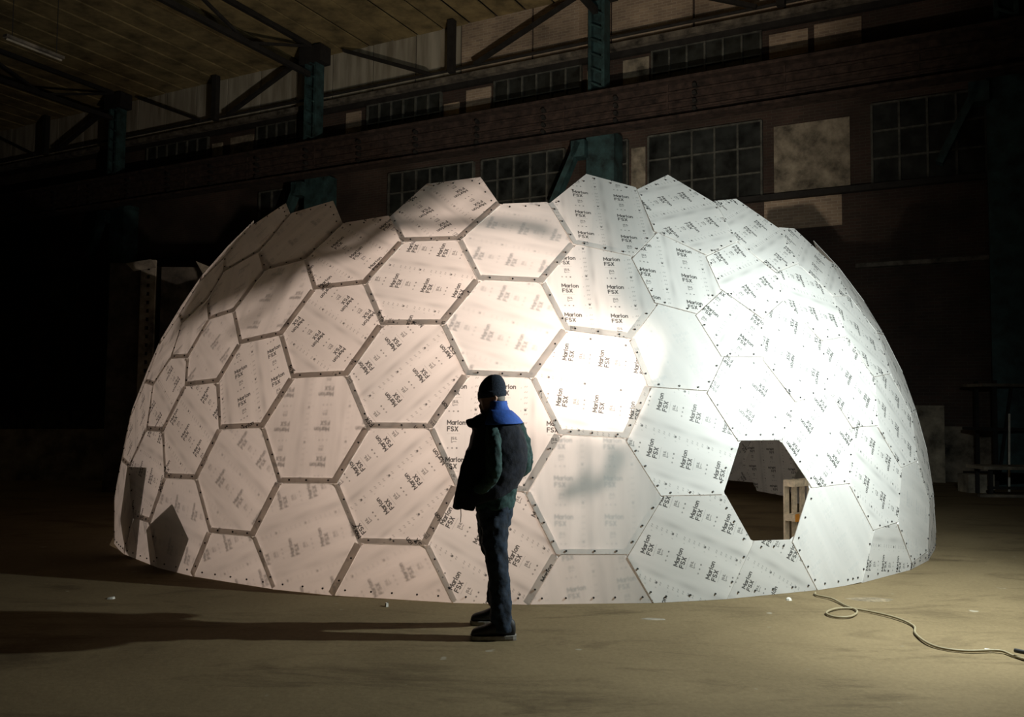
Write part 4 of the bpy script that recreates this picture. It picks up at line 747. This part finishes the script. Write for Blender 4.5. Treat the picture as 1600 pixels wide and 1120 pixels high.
patch('yoke', [(661, 743, 815, .205, 2, -2), (653, 749, 809, .187, 0, -1), (646, 756, 802, .155, 0, 0), (640, 761, 795, .118, 0, 0)], -118, 50, 22, 'yoke')
patch('collar', [(643, 759, 797, .125, 0, 0), (637, 762, 792, .096, 0, 0), (630, 763, 790, .086, 0, 0), (625, 764, 790, .082, 1, -1)], -125, 120, 24, 'yoke', 0.006)
# beanie
b = MB()
bn = [(619, 749, 790.5, .092, -.012), (612, 747.5, 791, .093, -.008), (604, 748, 791, .092, -.004), (597, 752, 790, .086, 0), (591, 757, 787, .074, 0), (587, 762, 784, .056, 0), (584, 767, 780, .032, 0)]
b.loft([ring(y, xl, xr, ry, 32, tilt=-t_) for y, xl, xr, ry, t_ in bn])
o = b.build('beanie', 'beanie', man, True); o.modifiers.new('sub', 'SUBSURF').render_levels = 1
b = MB(); b.loft([ring(y, xl, xr, ry, 32, tilt=-t_) for y, xl, xr, ry, t_ in [(620, 747.5, 791.5, .096, -.013), (613, 746.5, 792, .098, -.009), (610, 747.2, 791.6, .0955, -.008)]])
b.build('beanie_cuff', 'beanie', o, True)
b = MB(); b.loft([ring(y, xl, xr, ry, 24) for y, xl, xr, ry in [(628, 766, 789, .068), (622, 762, 790, .076), (616, 760, 789.5, .080)]]); b.build('hair', 'hair', man, True)
# jeans
b = MB()
b.loft([ring(818, 750, 800, .15), ring(806, 747, 802, .155), ring(792, 746, 805, .155), ring(784, 748, 804, .15)])
nl = [(776, 806, -.07, .098), (777, 830, -.08, .095), (778, 852, -.09, .088), (781, 875, -.10, .079), (784, 895, -.11, .075), (786, 915, -.12, .076), (787, 935, -.13, .077), (788, 955, -.145, .076), (789, 972, -.15, .070)]
fl_ = [(770, 806, .07, .098), (769, 830, .09, .092), (771, 852, .12, .084), (778, 875, .14, .074), (782, 895, .16, .070), (781, 915, .18, .068), (778, 935, .20, .066), (776, 948, .22, .064)]
for leg in (nl, fl_): b.tube([Q(x, y, d) for x, y, d, r_ in leg], [r_ for *_, r_ in leg], 18)
remesh(b.build('jeans', 'jeans', man), 0.011, 4, disp=(0.030, 0.07))
# shoes stand on the floor
def shoe(x_toe, x_heel, y, yaw):
    L = x_heel - x_toe; rs, rs2 = [], []
    for t, w, h_ in ((0, .018, .03), (.05, .036, .055), (.18, .049, .068), (.38, .05, .085), (.55, .044, .115), (.75, .042, .135), (.93, .036, .125), (1.0, .022, .09)):
        x = x_toe + L * t; rs.append([Vector((x, y + w * math.cos(a) + yaw * (x - x_heel), .022 + max(0, h_ * (0.5 + 0.5 * math.sin(a))))) - MO for a in [R(k * 30 - 90) for k in range(12)]])
        rs2.append([Vector((x + (.004 if t > .5 else -.004), y + (w + .006) * c_ + yaw * (x - x_heel), z_)) - MO for c_, z_ in ((-.9, 0.0), (.9, 0.0), (1, .012), (1, .032), (-1, .032), (-1, .012))])
    s_ = MB().loft(rs).build('shoe', 'shoe', man, True); s_.modifiers.new('sub', 'SUBSURF').render_levels = 2
    MB().loft(rs2).build('sole', 'sole', s_)
shoe(-0.265, 0.045, 6.0, 0.05); shoe(-0.285, 0.0, 6.38, -0.05)
# drawcord hanging from the vest
MB().tube([Q(724, 790, -.1), Q(724.5, 800, -.1), Q(724, 811, -.1)], .003, 6).build('cord', 'black', man)
